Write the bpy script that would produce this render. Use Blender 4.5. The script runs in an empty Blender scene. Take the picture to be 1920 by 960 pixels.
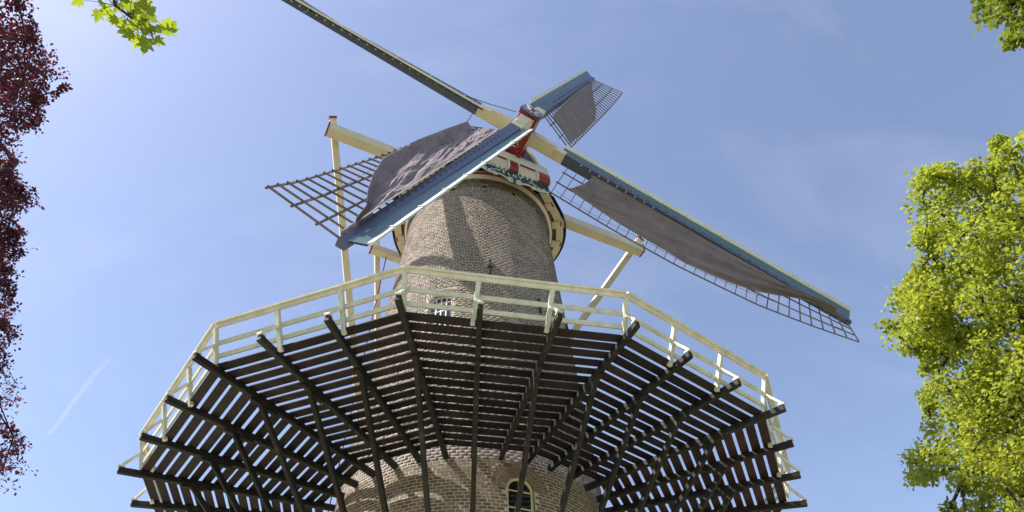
import bpy, math, random
import numpy as np
from mathutils import Vector, Matrix, noise

random.seed(7)
RNG = np.random.default_rng(11)
scene = bpy.context.scene
COL = scene.collection
R_ = math.radians

# ------------------------------------------------------------------ camera
CAM = Vector((0.0, -15.9428, 1.65))
FWD = Vector((0.049595, 0.644453, 0.763034)).normalized()
RGT = Vector((0.998390, -0.053034, -0.020101)).normalized()
UPV = RGT.cross(FWD).normalized()
RGT = FWD.cross(UPV).normalized()
FPX = 1286.24                       # focal length in pixels of a 1920 px wide frame
cam_data = bpy.data.cameras.new('camera')
cam_data.sensor_width = 36.0
cam_data.lens = FPX / 1920.0 * 36.0
cam_data.clip_start = 0.05
cam_data.clip_end = 20000.0
cam = bpy.data.objects.new('camera', cam_data)
COL.objects.link(cam)
rot = Matrix((RGT, UPV, -FWD)).transposed()
cam.matrix_world = Matrix.Translation(CAM) @ rot.to_4x4()
scene.camera = cam

# ------------------------------------------------------------------ world and sun
SUN_EL, SUN_AZ = 52.0, -80.0
SDIR = Vector((math.sin(R_(SUN_AZ)) * math.cos(R_(SUN_EL)), -math.cos(R_(SUN_AZ)) * math.cos(R_(SUN_EL)), math.sin(R_(SUN_EL))))
world = bpy.data.worlds.new('World')
scene.world = world
world.use_nodes = True
wt = world.node_tree
for nd in list(wt.nodes):
    wt.nodes.remove(nd)
w_out = wt.nodes.new('ShaderNodeOutputWorld')
w_bg = wt.nodes.new('ShaderNodeBackground')
w_sky = wt.nodes.new('ShaderNodeTexSky')
w_sky.sky_type = 'NISHITA'
w_sky.sun_disc = False
w_sky.sun_elevation = R_(SUN_EL)
w_sky.sun_rotation = math.atan2(SDIR.x, SDIR.y)
w_sky.altitude = 0.0
w_sky.air_density = 1.0
w_sky.dust_density = 0.7
w_sky.ozone_density = 2.2
w_bg.inputs['Strength'].default_value = 0.14
# thin cirrus
w_geo = wt.nodes.new('ShaderNodeTexCoord')
w_map = wt.nodes.new('ShaderNodeMapping')
w_map.inputs['Rotation'].default_value = (0.2, 0.5, R_(35))
w_map.inputs['Scale'].default_value = (2.2, 5.0, 3.0)
w_n = wt.nodes.new('ShaderNodeTexNoise')
w_n.inputs['Scale'].default_value = 1.5
w_n.inputs['Detail'].default_value = 7.0
w_n.inputs['Roughness'].default_value = 0.62
w_n.inputs['Distortion'].default_value = 0.5
w_r = wt.nodes.new('ShaderNodeMapRange')
w_r.inputs['From Min'].default_value = 0.46
w_r.inputs['From Max'].default_value = 0.80
w_r.inputs['To Min'].default_value = 0.02
w_r.inputs['To Max'].default_value = 0.075
w_mix = wt.nodes.new('ShaderNodeMixRGB')
w_mix.inputs['Color2'].default_value = (7.0, 7.2, 7.6, 1)
wt.links.new(w_geo.outputs['Generated'], w_map.inputs['Vector'])
wt.links.new(w_map.outputs['Vector'], w_n.inputs['Vector'])
wt.links.new(w_n.outputs['Fac'], w_r.inputs['Value'])
wt.links.new(w_r.outputs['Result'], w_mix.inputs['Fac'])
wt.links.new(w_sky.outputs['Color'], w_mix.inputs['Color1'])
w_tint = wt.nodes.new('ShaderNodeMixRGB'); w_tint.blend_type = 'MULTIPLY'; w_tint.inputs['Fac'].default_value = 1.0
w_tint.inputs['Color2'].default_value = (1.10, 0.985, 0.95, 1)
wt.links.new(w_mix.outputs['Color'], w_tint.inputs['Color1'])
wt.links.new(w_tint.outputs['Color'], w_bg.inputs['Color'])
wt.links.new(w_bg.outputs['Background'], w_out.inputs['Surface'])

sun_data = bpy.data.lights.new('sun', 'SUN')
sun_data.energy = 4.7
sun_data.angle = R_(0.53)
sun_data.color = (1.0, 0.965, 0.91)
sun = bpy.data.objects.new('sun', sun_data)
COL.objects.link(sun)
sun.rotation_euler = SDIR.to_track_quat('Z', 'Y').to_euler()
sun.location = SDIR * 60

scene.view_settings.view_transform = 'Standard'
scene.view_settings.look = 'None'
scene.view_settings.exposure = 0.86
scene.view_settings.gamma = 1.0
scene.view_settings.use_curve_mapping = False
scene.render.engine = 'CYCLES'
scene.cycles.max_bounces = 8
scene.cycles.diffuse_bounces = 5
scene.cycles.transparent_max_bounces = 12

# ------------------------------------------------------------------ helpers
def pxdir(x, y):
    return (FWD + RGT * ((x - 960) / FPX) - UPV * ((y - 480) / FPX)).normalized()

ORG = {}

class MB:
    """collects shapes for one mesh object (world coordinates)"""
    def __init__(self):
        self.v = []; self.f = []; self.mi = []
    def add(self, vs, fs, mi=0):
        o = len(self.v)
        self.v += [Vector(p) for p in vs]
        self.f += [tuple(i + o for i in f) for f in fs]
        self.mi += [mi] * len(fs)
        return self
    def hexa(self, a, b, mi=0):
        """8 points: quad a, quad b"""
        self.add(list(a) + list(b), [(3, 2, 1, 0), (4, 5, 6, 7), (0, 1, 5, 4), (1, 2, 6, 5), (2, 3, 7, 6), (3, 0, 4, 7)], mi)
        return self
    def bar(self, p, q, w, h, up=Vector((0, 0, 1)), w2=None, h2=None, mi=0):
        """bar from p to q; w across, h along up"""
        p = Vector(p); q = Vector(q); d = (q - p).normalized()
        s = d.cross(Vector(up))
        if s.length < 1e-6:
            s = d.cross(Vector((1, 0, 0)))
        s.normalize(); u = s.cross(d).normalized()
        w2 = w if w2 is None else w2; h2 = h if h2 is None else h2
        def q4(c, ww, hh):
            return [c - s * ww / 2 - u * hh / 2, c + s * ww / 2 - u * hh / 2, c + s * ww / 2 + u * hh / 2, c - s * ww / 2 + u * hh / 2]
        self.hexa(q4(p, w, h), q4(q, w2, h2), mi)
        return self
    def tube(self, pts, rad, n=6, cap=True, mi=0):
        pts = [Vector(p) for p in pts]
        rads = rad if isinstance(rad, (list, tuple)) else [rad] * len(pts)
        vs = []; fs = []
        ref = None
        for i, p in enumerate(pts):
            d = (pts[min(i + 1, len(pts) - 1)] - pts[max(i - 1, 0)])
            if d.length < 1e-9: d = Vector((0, 0, 1))
            d.normalize()
            if ref is None:
                ref = d.orthogonal().normalized()
            s = (ref - d * ref.dot(d))
            if s.length < 1e-6: s = d.orthogonal()
            s.normalize(); ref = s
            t = d.cross(s)
            for k in range(n):
                a = 2 * math.pi * k / n
                vs.append(p + (s * math.cos(a) + t * math.sin(a)) * rads[i])
        for i in range(len(pts) - 1):
            for k in range(n):
                a = i * n + k; b = i * n + (k + 1) % n
                fs.append((a, b, b + n, a + n))
        if cap:
            fs.append(tuple(range(n - 1, -1, -1)))
            fs.append(tuple(range((len(pts) - 1) * n, len(pts) * n)))
        self.add(vs, fs, mi)
        return self
    def prism(self, poly, thick, mi=0):
        """poly: list of 3D points (planar); extruded by vector thick"""
        n = len(poly); t = Vector(thick)
        vs = [Vector(p) for p in poly] + [Vector(p) + t for p in poly]
        fs = [tuple(range(n - 1, -1, -1)), tuple(range(n, 2 * n))]
        for i in range(n):
            j = (i + 1) % n
            fs.append((i, j, j + n, i + n))
        self.add(vs, fs, mi)
        return self

def empty(name, loc):
    o = bpy.data.objects.new(name, None)
    o.empty_display_size = 0.3
    COL.objects.link(o)
    o.location = loc
    ORG[o] = Vector(loc)
    return o

def parent_to(o, parent, basis):
    o.parent = parent
    if parent is not None:
        o.matrix_parent_inverse = Matrix.Translation(-ORG[parent])
    o.matrix_basis = basis

def put(name, m, mats, parent=None, smooth=False, kind=None, label=None, cat=None, bevel=0.0):
    vs = m.v
    lo = Vector((min(p[i] for p in vs) for i in range(3))); hi = Vector((max(p[i] for p in vs) for i in range(3)))
    c = (lo + hi) / 2
    me = bpy.data.meshes.new(name)
    me.from_pydata([tuple(p - c) for p in vs], [], m.f)
    mats = mats if isinstance(mats, (list, tuple)) else [mats]
    for mt in mats:
        me.materials.append(mt)
    if len(mats) > 1:
        me.polygons.foreach_set('material_index', m.mi)
    if smooth:
        me.polygons.foreach_set('use_smooth', [True] * len(me.polygons))
    import bmesh
    bm = bmesh.new(); bm.from_mesh(me)
    bmesh.ops.recalc_face_normals(bm, faces=bm.faces)
    bm.to_mesh(me); bm.free()
    o = bpy.data.objects.new(name, me)
    COL.objects.link(o)
    ORG[o] = c
    parent_to(o, parent, Matrix.Translation(c))
    if bevel > 0:
        md = o.modifiers.new('bevel', 'BEVEL'); md.width = bevel; md.segments = 1; md.limit_method = 'ANGLE'
    if kind: o['kind'] = kind
    if label: o['label'] = label
    if cat: o['category'] = cat
    return o

def put_np(name, verts, loops_per_face, mat, parent=None, kind=None, smooth=False, faces=None):
    """verts (N,3); faces (M,k) index array with the same k for all"""
    c = Vector(((verts.min(0) + verts.max(0)) / 2).tolist())
    me = bpy.data.meshes.new(name)
    nv = len(verts); nf = len(faces); k = faces.shape[1]
    me.vertices.add(nv); me.loops.add(nf * k); me.polygons.add(nf)
    me.vertices.foreach_set('co', (verts - np.array(c)).astype(np.float32).ravel())
    me.loops.foreach_set('vertex_index', faces.astype(np.int32).ravel())
    me.polygons.foreach_set('loop_start', np.arange(0, nf * k, k, dtype=np.int32))
    me.polygons.foreach_set('loop_total', np.full(nf, k, dtype=np.int32))
    if smooth:
        me.polygons.foreach_set('use_smooth', [True] * nf)
    me.update(calc_edges=True)
    me.validate()
    me.materials.append(mat)
    o = bpy.data.objects.new(name, me)
    COL.objects.link(o)
    ORG[o] = c
    parent_to(o, parent, Matrix.Translation(c))
    if kind: o['kind'] = kind
    return o

def thing(o, label, cat, group=None):
    o['label'] = label; o['category'] = cat
    if group: o['group'] = group
    return o

# ------------------------------------------------------------------ materials
def base_mat(name):
    m = bpy.data.materials.new(name); m.use_nodes = True
    nt = m.node_tree
    b = nt.nodes['Principled BSDF']
    return m, nt, b

def paint(name, col, col2=None, rough=0.45, scale=6.0, bump=0.15, spec=0.4, dirt=0.35, island=0.0):
    """painted / weathered surface with streaky variation"""
    m, nt, b = base_mat(name)
    col2 = col2 or tuple(c * 0.6 for c in col)
    tc = nt.nodes.new('ShaderNodeTexCoord')
    n1 = nt.nodes.new('ShaderNodeTexNoise'); n1.inputs['Scale'].default_value = scale; n1.inputs['Detail'].default_value = 8; n1.inputs['Roughness'].default_value = 0.65
    n2 = nt.nodes.new('ShaderNodeTexNoise'); n2.inputs['Scale'].default_value = scale * 9; n2.inputs['Detail'].default_value = 4
    nt.links.new(tc.outputs['Object'], n1.inputs['Vector']); nt.links.new(tc.outputs['Object'], n2.inputs['Vector'])
    mr = nt.nodes.new('ShaderNodeMapRange'); mr.inputs['From Min'].default_value = 0.42; mr.inputs['From Max'].default_value = 0.75
    mr.inputs['To Max'].default_value = dirt
    nt.links.new(n1.outputs['Fac'], mr.inputs['Value'])
    mx = nt.nodes.new('ShaderNodeMixRGB'); mx.inputs['Color1'].default_value = (*col, 1); mx.inputs['Color2'].default_value = (*col2, 1)
    nt.links.new(mr.outputs['Result'], mx.inputs['Fac'])
    last = mx.outputs['Color']
    if island > 0:
        oi = nt.nodes.new('ShaderNodeObjectInfo')
        hs = nt.nodes.new('ShaderNodeHueSaturation')
        m2 = nt.nodes.new('ShaderNodeMapRange'); m2.inputs['To Min'].default_value = 1 - island; m2.inputs['To Max'].default_value = 1 + island
        nt.links.new(oi.outputs['Random'], m2.inputs['Value']); nt.links.new(m2.outputs['Result'], hs.inputs['Value'])
        nt.links.new(last, hs.inputs['Color']); last = hs.outputs['Color']
    nt.links.new(last, b.inputs['Base Color'])
    b.inputs['Roughness'].default_value = rough
    b.inputs['Specular IOR Level'].default_value = spec
    bp = nt.nodes.new('ShaderNodeBump'); bp.inputs['Strength'].default_value = bump; bp.inputs['Distance'].default_value = 0.01
    nt.links.new(n2.outputs['Fac'], bp.inputs['Height']); nt.links.new(bp.outputs['Normal'], b.inputs['Normal'])
    return m

def wood(name, col, col2, rough=0.75, island=0.25, moss=0.0):
    m, nt, b = base_mat(name)
    tc = nt.nodes.new('ShaderNodeTexCoord')
    n1 = nt.nodes.new('ShaderNodeTexNoise'); n1.inputs['Scale'].default_value = 3.0; n1.inputs['Detail'].default_value = 9; n1.inputs['Roughness'].default_value = 0.7; n1.inputs['Distortion'].default_value = 0.6
    n2 = nt.nodes.new('ShaderNodeTexNoise'); n2.inputs['Scale'].default_value = 40.0; n2.inputs['Detail'].default_value = 4
    nt.links.new(tc.outputs['Object'], n1.inputs['Vector']); nt.links.new(tc.outputs['Object'], n2.inputs['Vector'])
    cr = nt.nodes.new('ShaderNodeValToRGB')
    cr.color_ramp.elements[0].position = 0.35; cr.color_ramp.elements[0].color = (*col, 1)
    cr.color_ramp.elements[1].position = 0.72; cr.color_ramp.elements[1].color = (*col2, 1)
    nt.links.new(n1.outputs['Fac'], cr.inputs['Fac'])
    oi = nt.nodes.new('ShaderNodeObjectInfo')
    m2 = nt.nodes.new('ShaderNodeMapRange'); m2.inputs['To Min'].default_value = 1 - island; m2.inputs['To Max'].default_value = 1 + island
    hs = nt.nodes.new('ShaderNodeHueSaturation')
    nt.links.new(oi.outputs['Random'], m2.inputs['Value']); nt.links.new(m2.outputs['Result'], hs.inputs['Value'])
    nt.links.new(cr.outputs['Color'], hs.inputs['Color'])
    last = hs.outputs['Color']
    if moss > 0:
        gg = nt.nodes.new('ShaderNodeNewGeometry')
        nm = nt.nodes.new('ShaderNodeTexNoise'); nm.inputs['Scale'].default_value = 2.3; nm.inputs['Detail'].default_value = 8; nm.inputs['Roughness'].default_value = 0.7
        nt.links.new(gg.outputs['Position'], nm.inputs['Vector'])
        rm = nt.nodes.new('ShaderNodeMapRange'); rm.inputs['From Min'].default_value = 0.58; rm.inputs['From Max'].default_value = 0.72; rm.inputs['To Max'].default_value = moss
        nt.links.new(nm.outputs['Fac'], rm.inputs['Value'])
        mm = nt.nodes.new('ShaderNodeMixRGB'); mm.inputs['Color2'].default_value = (0.10, 0.105, 0.03, 1)
        nt.links.new(rm.outputs['Result'], mm.inputs['Fac']); nt.links.new(last, mm.inputs['Color1']); last = mm.outputs['Color']
    nt.links.new(last, b.inputs['Base Color'])
    b.inputs['Roughness'].default_value = rough
    b.inputs['Specular IOR Level'].default_value = 0.25
    bp = nt.nodes.new('ShaderNodeBump'); bp.inputs['Strength'].default_value = 0.35; bp.inputs['Distance'].default_value = 0.008
    nt.links.new(n2.outputs['Fac'], bp.inputs['Height']); nt.links.new(bp.outputs['Normal'], b.inputs['Normal'])
    return m

def brick_mat(name):
    m, nt, b = base_mat(name)
    g = nt.nodes.new('ShaderNodeNewGeometry'); oi = nt.nodes.new('ShaderNodeObjectInfo')
    ad = nt.nodes.new('ShaderNodeMath'); ad.operation = 'ADD'
    fr = nt.nodes.new('ShaderNodeMath'); fr.operation = 'FRACT'
    nt.links.new(g.outputs['Random Per Island'], ad.inputs[0]); nt.links.new(oi.outputs['Random'], ad.inputs[1]); nt.links.new(ad.outputs[0], fr.inputs[0])
    cr = nt.nodes.new('ShaderNodeValToRGB'); e = cr.color_ramp
    e.elements[0].position = 0.0; e.elements[0].color = (0.125, 0.093, 0.075, 1)
    e.elements[1].position = 1.0; e.elements[1].color = (0.27, 0.198, 0.152, 1)
    for p, c in ((0.2, (0.165, 0.119, 0.094)), (0.45, (0.20, 0.141, 0.108)), (0.7, (0.215, 0.158, 0.122)), (0.9, (0.24, 0.163, 0.120))):
        el = e.elements.new(p); el.color = (*c, 1)
    nt.links.new(fr.outputs[0], cr.inputs['Fac'])
    tc = nt.nodes.new('ShaderNodeTexCoord')
    n = nt.nodes.new('ShaderNodeTexNoise'); n.inputs['Scale'].default_value = 22; n.inputs['Detail'].default_value = 6
    nt.links.new(g.outputs['Position'], n.inputs['Vector'])
    mx = nt.nodes.new('ShaderNodeMixRGB'); mx.blend_type = 'OVERLAY'; mx.inputs['Fac'].default_value = 0.55
    nt.links.new(cr.outputs['Color'], mx.inputs['Color1']); nt.links.new(n.outputs['Fac'], mx.inputs['Color2'])
    # lime bloom in large patches
    n3 = nt.nodes.new('ShaderNodeTexNoise'); n3.inputs['Scale'].default_value = 0.55; n3.inputs['Detail'].default_value = 5
    nt.links.new(g.outputs['Position'], n3.inputs['Vector'])
    mr = nt.nodes.new('ShaderNodeMapRange'); mr.inputs['From Min'].default_value = 0.45; mr.inputs['From Max'].default_value = 0.8; mr.inputs['To Max'].default_value = 0.22
    nt.links.new(n3.outputs['Fac'], mr.inputs['Value'])
    mx2 = nt.nodes.new('ShaderNodeMixRGB'); mx2.inputs['Color2'].default_value = (0.26, 0.235, 0.205, 1)
    nt.links.new(mr.outputs['Result'], mx2.inputs['Fac']); nt.links.new(mx.outputs['Color'], mx2.inputs['Color1'])
    mp = nt.nodes.new('ShaderNodeMapping'); mp.inputs['Scale'].default_value = (1.0, 1.0, 0.22)
    nt.links.new(g.outputs['Position'], mp.inputs['Vector'])
    n5 = nt.nodes.new('ShaderNodeTexNoise'); n5.inputs['Scale'].default_value = 1.7; n5.inputs['Detail'].default_value = 7; n5.inputs['Roughness'].default_value = 0.65
    nt.links.new(mp.outputs['Vector'], n5.inputs['Vector'])
    mr5 = nt.nodes.new('ShaderNodeMapRange'); mr5.inputs['From Min'].default_value = 0.3; mr5.inputs['From Max'].default_value = 0.7; mr5.inputs['To Min'].default_value = 0.68; mr5.inputs['To Max'].default_value = 1.22
    nt.links.new(n5.outputs['Fac'], mr5.inputs['Value'])
    hs5 = nt.nodes.new('ShaderNodeHueSaturation')
    nt.links.new(mr5.outputs['Result'], hs5.inputs['Value']); nt.links.new(mx2.outputs['Color'], hs5.inputs['Color'])
    nt.links.new(hs5.outputs['Color'], b.inputs['Base Color'])
    b.inputs['Roughness'].default_value = 0.85
    bp = nt.nodes.new('ShaderNodeBump'); bp.inputs['Strength'].default_value = 0.5; bp.inputs['Distance'].default_value = 0.006
    n4 = nt.nodes.new('ShaderNodeTexNoise'); n4.inputs['Scale'].default_value = 60; n4.inputs['Detail'].default_value = 4
    nt.links.new(g.outputs['Position'], n4.inputs['Vector'])
    nt.links.new(n4.outputs['Fac'], bp.inputs['Height']); nt.links.new(bp.outputs['Normal'], b.inputs['Normal'])
    return m

def leaf_mat(name, cols, trans, trans_col, fac=0.45):
    m = bpy.data.materials.new(name); m.use_nodes = True
    nt = m.node_tree
    for nd in list(nt.nodes): nt.nodes.remove(nd)
    out = nt.nodes.new('ShaderNodeOutputMaterial')
    g = nt.nodes.new('ShaderNodeNewGeometry'); oi = nt.nodes.new('ShaderNodeObjectInfo')
    ad = nt.nodes.new('ShaderNodeMath'); ad.operation = 'ADD'
    fr = nt.nodes.new('ShaderNodeMath'); fr.operation = 'FRACT'
    nt.links.new(g.outputs['Random Per Island'], ad.inputs[0]); nt.links.new(oi.outputs['Random'], ad.inputs[1]); nt.links.new(ad.outputs[0], fr.inputs[0])
    cr = nt.nodes.new('ShaderNodeValToRGB')
    cr.color_ramp.elements[0].color = (*cols[0], 1); cr.color_ramp.elements[1].color = (*cols[-1], 1)
    for i, c in enumerate(cols[1:-1]):
        el = cr.color_ramp.elements.new((i + 1) / (len(cols) - 1)); el.color = (*c, 1)
    nz = nt.nodes.new('ShaderNodeTexNoise'); nz.inputs['Scale'].default_value = 0.9; nz.inputs['Detail'].default_value = 3
    nt.links.new(g.outputs['Position'], nz.inputs['Vector'])
    zr = nt.nodes.new('ShaderNodeMapRange'); zr.inputs['From Min'].default_value = 0.3; zr.inputs['From Max'].default_value = 0.7
    nt.links.new(nz.outputs['Fac'], zr.inputs['Value'])
    av = nt.nodes.new('ShaderNodeMixRGB'); av.inputs['Fac'].default_value = 0.5
    nt.links.new(fr.outputs[0], av.inputs['Color1']); nt.links.new(zr.outputs['Result'], av.inputs['Color2'])
    nt.links.new(av.outputs['Color'], cr.inputs['Fac'])
    pr = nt.nodes.new('ShaderNodeBsdfPrincipled'); pr.inputs['Roughness'].default_value = 0.45; pr.inputs['Specular IOR Level'].default_value = 0.35
    nt.links.new(cr.outputs['Color'], pr.inputs['Base Color'])
    tr = nt.nodes.new('ShaderNodeBsdfTranslucent')
    mx = nt.nodes.new('ShaderNodeMixRGB'); mx.inputs['Fac'].default_value = 0.6; mx.inputs['Color2'].default_value = (*trans_col, 1)
    nt.links.new(cr.outputs['Color'], mx.inputs['Color1']); nt.links.new(mx.outputs['Color'], tr.inputs['Color'])
    ms = nt.nodes.new('ShaderNodeMixShader'); ms.inputs['Fac'].default_value = fac
    nt.links.new(pr.outputs[0], ms.inputs[1]); nt.links.new(tr.outputs[0], ms.inputs[2])
    nt.links.new(ms.outputs[0], out.inputs['Surface'])
    return m

def glass_mat(name, col):
    m, nt, b = base_mat(name)
    b.inputs['Base Color'].default_value = (*col, 1); b.inputs['Roughness'].default_value = 0.04
    b.inputs['Specular IOR Level'].default_value = 0.8
    n = nt.nodes.new('ShaderNodeTexNoise'); n.inputs['Scale'].default_value = 2.0
    bp = nt.nodes.new('ShaderNodeBump'); bp.inputs['Strength'].default_value = 0.05
    nt.links.new(n.outputs['Fac'], bp.inputs['Height']); nt.links.new(bp.outputs['Normal'], b.inputs['Normal'])
    return m

M = {}
M['brick'] = brick_mat('brick')
M['mortar'] = paint('mortar', (0.60, 0.54, 0.435), (0.42, 0.375, 0.295), rough=0.95, scale=1.2, bump=0.4, spec=0.1, dirt=0.9)
M['deck_red'] = wood('red_tarred_wood', (0.026, 0.011, 0.010), (0.060, 0.026, 0.022), rough=0.7, island=0.3)
M['deck'] = wood('tarred_wood', (0.0095, 0.0075, 0.007), (0.030, 0.021, 0.018), rough=0.7, island=0.6)
M['beam'] = wood('tarred_beam', (0.012, 0.011, 0.010), (0.036, 0.033, 0.025), rough=0.65, island=0.25, moss=0.5)
M['rail'] = paint('rail_paint', (0.75, 0.715, 0.58), (0.38, 0.37, 0.25), rough=0.5, scale=3.5, dirt=0.6)
M['rail2'] = paint('mossy_rail_paint', (0.65, 0.635, 0.495), (0.33, 0.35, 0.21), rough=0.5, scale=3.5, dirt=0.7)
M['cream'] = paint('cream_paint', (0.74, 0.645, 0.47), (0.50, 0.42, 0.29), rough=0.45, scale=1.5, dirt=0.5)
M['white'] = paint('white_paint', (0.78, 0.77, 0.70), (0.55, 0.55, 0.47), rough=0.4, scale=2.0, dirt=0.5)
M['red'] = paint('red_paint', (0.30, 0.022, 0.025), (0.17, 0.016, 0.018), rough=0.35, scale=4, dirt=0.6)
M['green'] = paint('green_paint', (0.018, 0.055, 0.042), (0.010, 0.03, 0.026), rough=0.4, scale=4)
M['blue'] = paint('blue_paint', (0.080, 0.096, 0.165), (0.055, 0.066, 0.11), rough=0.38, scale=1.6, dirt=0.6, spec=0.5)
M['navy'] = paint('navy_paint', (0.024, 0.024, 0.046), (0.016, 0.016, 0.03), rough=0.5, scale=2)
M['teal'] = paint('teal_paint', (0.100, 0.170, 0.215), (0.075, 0.125, 0.155), rough=0.4, scale=1.6, dirt=0.6, spec=0.5)
M['lattice'] = wood('lattice_wood', (0.14, 0.108, 0.09), (0.23, 0.185, 0.155), rough=0.7, island=0.2)
M['slate'] = paint('slate_roof', (0.060, 0.066, 0.075), (0.04, 0.043, 0.05), rough=0.5, scale=3)
M['thatch'] = paint('brown_roof', (0.085, 0.055, 0.045), (0.05, 0.034, 0.03), rough=0.9, scale=5, bump=0.6)
M['iron'] = paint('black_iron', (0.02, 0.022, 0.026), (0.05, 0.03, 0.02), rough=0.5, scale=8)
M['rope'] = paint('rope', (0.09, 0.07, 0.055), (0.05, 0.04, 0.03), rough=0.9, scale=20)
M['redrope'] = paint('red_rope', (0.22, 0.05, 0.05), (0.12, 0.03, 0.03), rough=0.9, scale=20)
M['palerope'] = paint('pale_rope', (0.45, 0.38, 0.28), (0.3, 0.25, 0.18), rough=0.9, scale=20)
M['void'] = paint('hole_shade', (0.012, 0.011, 0.010), rough=0.95)  # near-black colour painted in for the shade inside openings
M['winframe'] = paint('window_paint', (0.74, 0.72, 0.38), (0.6, 0.58, 0.30), rough=0.45, scale=4)
M['glass'] = glass_mat('window_glass', (0.012, 0.014, 0.016))
M['bark'] = wood('bark', (0.035, 0.028, 0.022), (0.09, 0.075, 0.06), rough=0.95, island=0.05)
M['maple'] = leaf_mat('maple_leaf', [(0.13, 0.18, 0.018), (0.21, 0.255, 0.024), (0.29, 0.32, 0.035), (0.38, 0.39, 0.06)], 0.5, (0.55, 0.60, 0.05), fac=0.5)
M['darkleaf'] = leaf_mat('green_leaf', [(0.09, 0.135, 0.016), (0.14, 0.185, 0.022), (0.19, 0.225, 0.03)], 0.5, (0.34, 0.40, 0.03), fac=0.45)
M['beech'] = leaf_mat('copper_leaf', [(0.040, 0.016, 0.028), (0.062, 0.022, 0.036), (0.090, 0.030, 0.042), (0.11, 0.042, 0.042)], 0.5, (0.27, 0.038, 0.052), fac=0.34)
M['sycamore'] = leaf_mat('sycamore_leaf', [(0.08, 0.14, 0.012), (0.12, 0.19, 0.016), (0.16, 0.23, 0.02)], 0.5, (0.50, 0.58, 0.02), fac=0.5)

# sail canvas: purple grey weave
def canvas_mat():
    m, nt, b = base_mat('sail_canvas')
    tc = nt.nodes.new('ShaderNodeTexCoord')
    n = nt.nodes.new('ShaderNodeTexNoise'); n.inputs['Scale'].default_value = 1.4; n.inputs['Detail'].default_value = 8; n.inputs['Roughness'].default_value = 0.7
    nt.links.new(tc.outputs['Object'], n.inputs['Vector'])
    cr = nt.nodes.new('ShaderNodeValToRGB')
    cr.color_ramp.elements[0].position = 0.3; cr.color_ramp.elements[0].color = (0.172, 0.139, 0.150, 1)
    cr.color_ramp.elements[1].position = 0.75; cr.color_ramp.elements[1].color = (0.275, 0.220, 0.226, 1)
    nt.links.new(n.outputs['Fac'], cr.inputs['Fac']); nt.links.new(cr.outputs['Color'], b.inputs['Base Color'])
    b.inputs['Roughness'].default_value = 0.9
    b.inputs['Specular IOR Level'].default_value = 0.15
    n2 = nt.nodes.new('ShaderNodeTexNoise'); n2.inputs['Scale'].default_value = 9; n2.inputs['Detail'].default_value = 5
    nt.links.new(tc.outputs['Object'], n2.inputs['Vector'])
    bp = nt.nodes.new('ShaderNodeBump'); bp.inputs['Strength'].default_value = 0.25; bp.inputs['Distance'].default_value = 0.03
    nt.links.new(n2.outputs['Fac'], bp.inputs['Height']); nt.links.new(bp.outputs['Normal'], b.inputs['Normal'])
    return m
M['canvas'] = canvas_mat()

# ------------------------------------------------------------------ ground
def grass_mat():
    m, nt, b = base_mat('lawn_grass')
    g = nt.nodes.new('ShaderNodeNewGeometry')
    n = nt.nodes.new('ShaderNodeTexNoise'); n.inputs['Scale'].default_value = 0.8; n.inputs['Detail'].default_value = 10
    nt.links.new(g.outputs['Position'], n.inputs['Vector'])
    cr = nt.nodes.new('ShaderNodeValToRGB')
    cr.color_ramp.elements[0].position = 0.3; cr.color_ramp.elements[0].color = (0.06, 0.08, 0.026, 1)
    cr.color_ramp.elements[1].position = 0.7; cr.color_ramp.elements[1].color = (0.11, 0.13, 0.045, 1)
    nt.links.new(n.outputs['Fac'], cr.inputs['Fac']); nt.links.new(cr.outputs['Color'], b.inputs['Base Color'])
    b.inputs['Roughness'].default_value = 0.95
    return m
g = MB(); N = 64
g.add([(0, 0, 0)] + [(900 * math.cos(2 * math.pi * i / N), 900 * math.sin(2 * math.pi * i / N), 0) for i in range(N)], [(0, 1 + i, 1 + (i + 1) % N) for i in range(N)])
o = put('lawn', g, grass_mat(), kind='structure')
o['label'] = 'mown green lawn around the foot of the mill'
g = MB(); N = 96  # unseen yard, added and kept pale to bounce sunlight up under the gallery
vs = []; fs = []
for i in range(N):
    a = 2 * math.pi * i / N; rr = 22.0 + 0.5 * math.sin(3 * a)
    vs += [(3.7 * math.cos(a), 3.7 * math.sin(a), 0.004), (rr * math.cos(a), rr * math.sin(a), 0.004)]
    j = (i + 1) % N
    fs.append((2 * i, 2 * i + 1, 2 * j + 1, 2 * j))
g.add(vs, fs)
o = put('bounce_yard', g, paint('gravel', (0.47, 0.425, 0.30), (0.36, 0.325, 0.22), rough=0.95, scale=3, bump=0.8, dirt=0.9), kind='structure')
o['label'] = 'unseen pale gravel yard added to bounce light up under the gallery'

# ------------------------------------------------------------------ tower
HG = 10.03           # height of the gallery beams
ZT = 21.50           # top of the brickwork
def rad(z):
    return 3.323 - 0.0669 * (z - HG)
tower = empty('windmill_tower', (0, 0, 0))
thing(tower, 'tapering round brown brick mill tower with pale mortar, rising through the gallery', 'tower')

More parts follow.
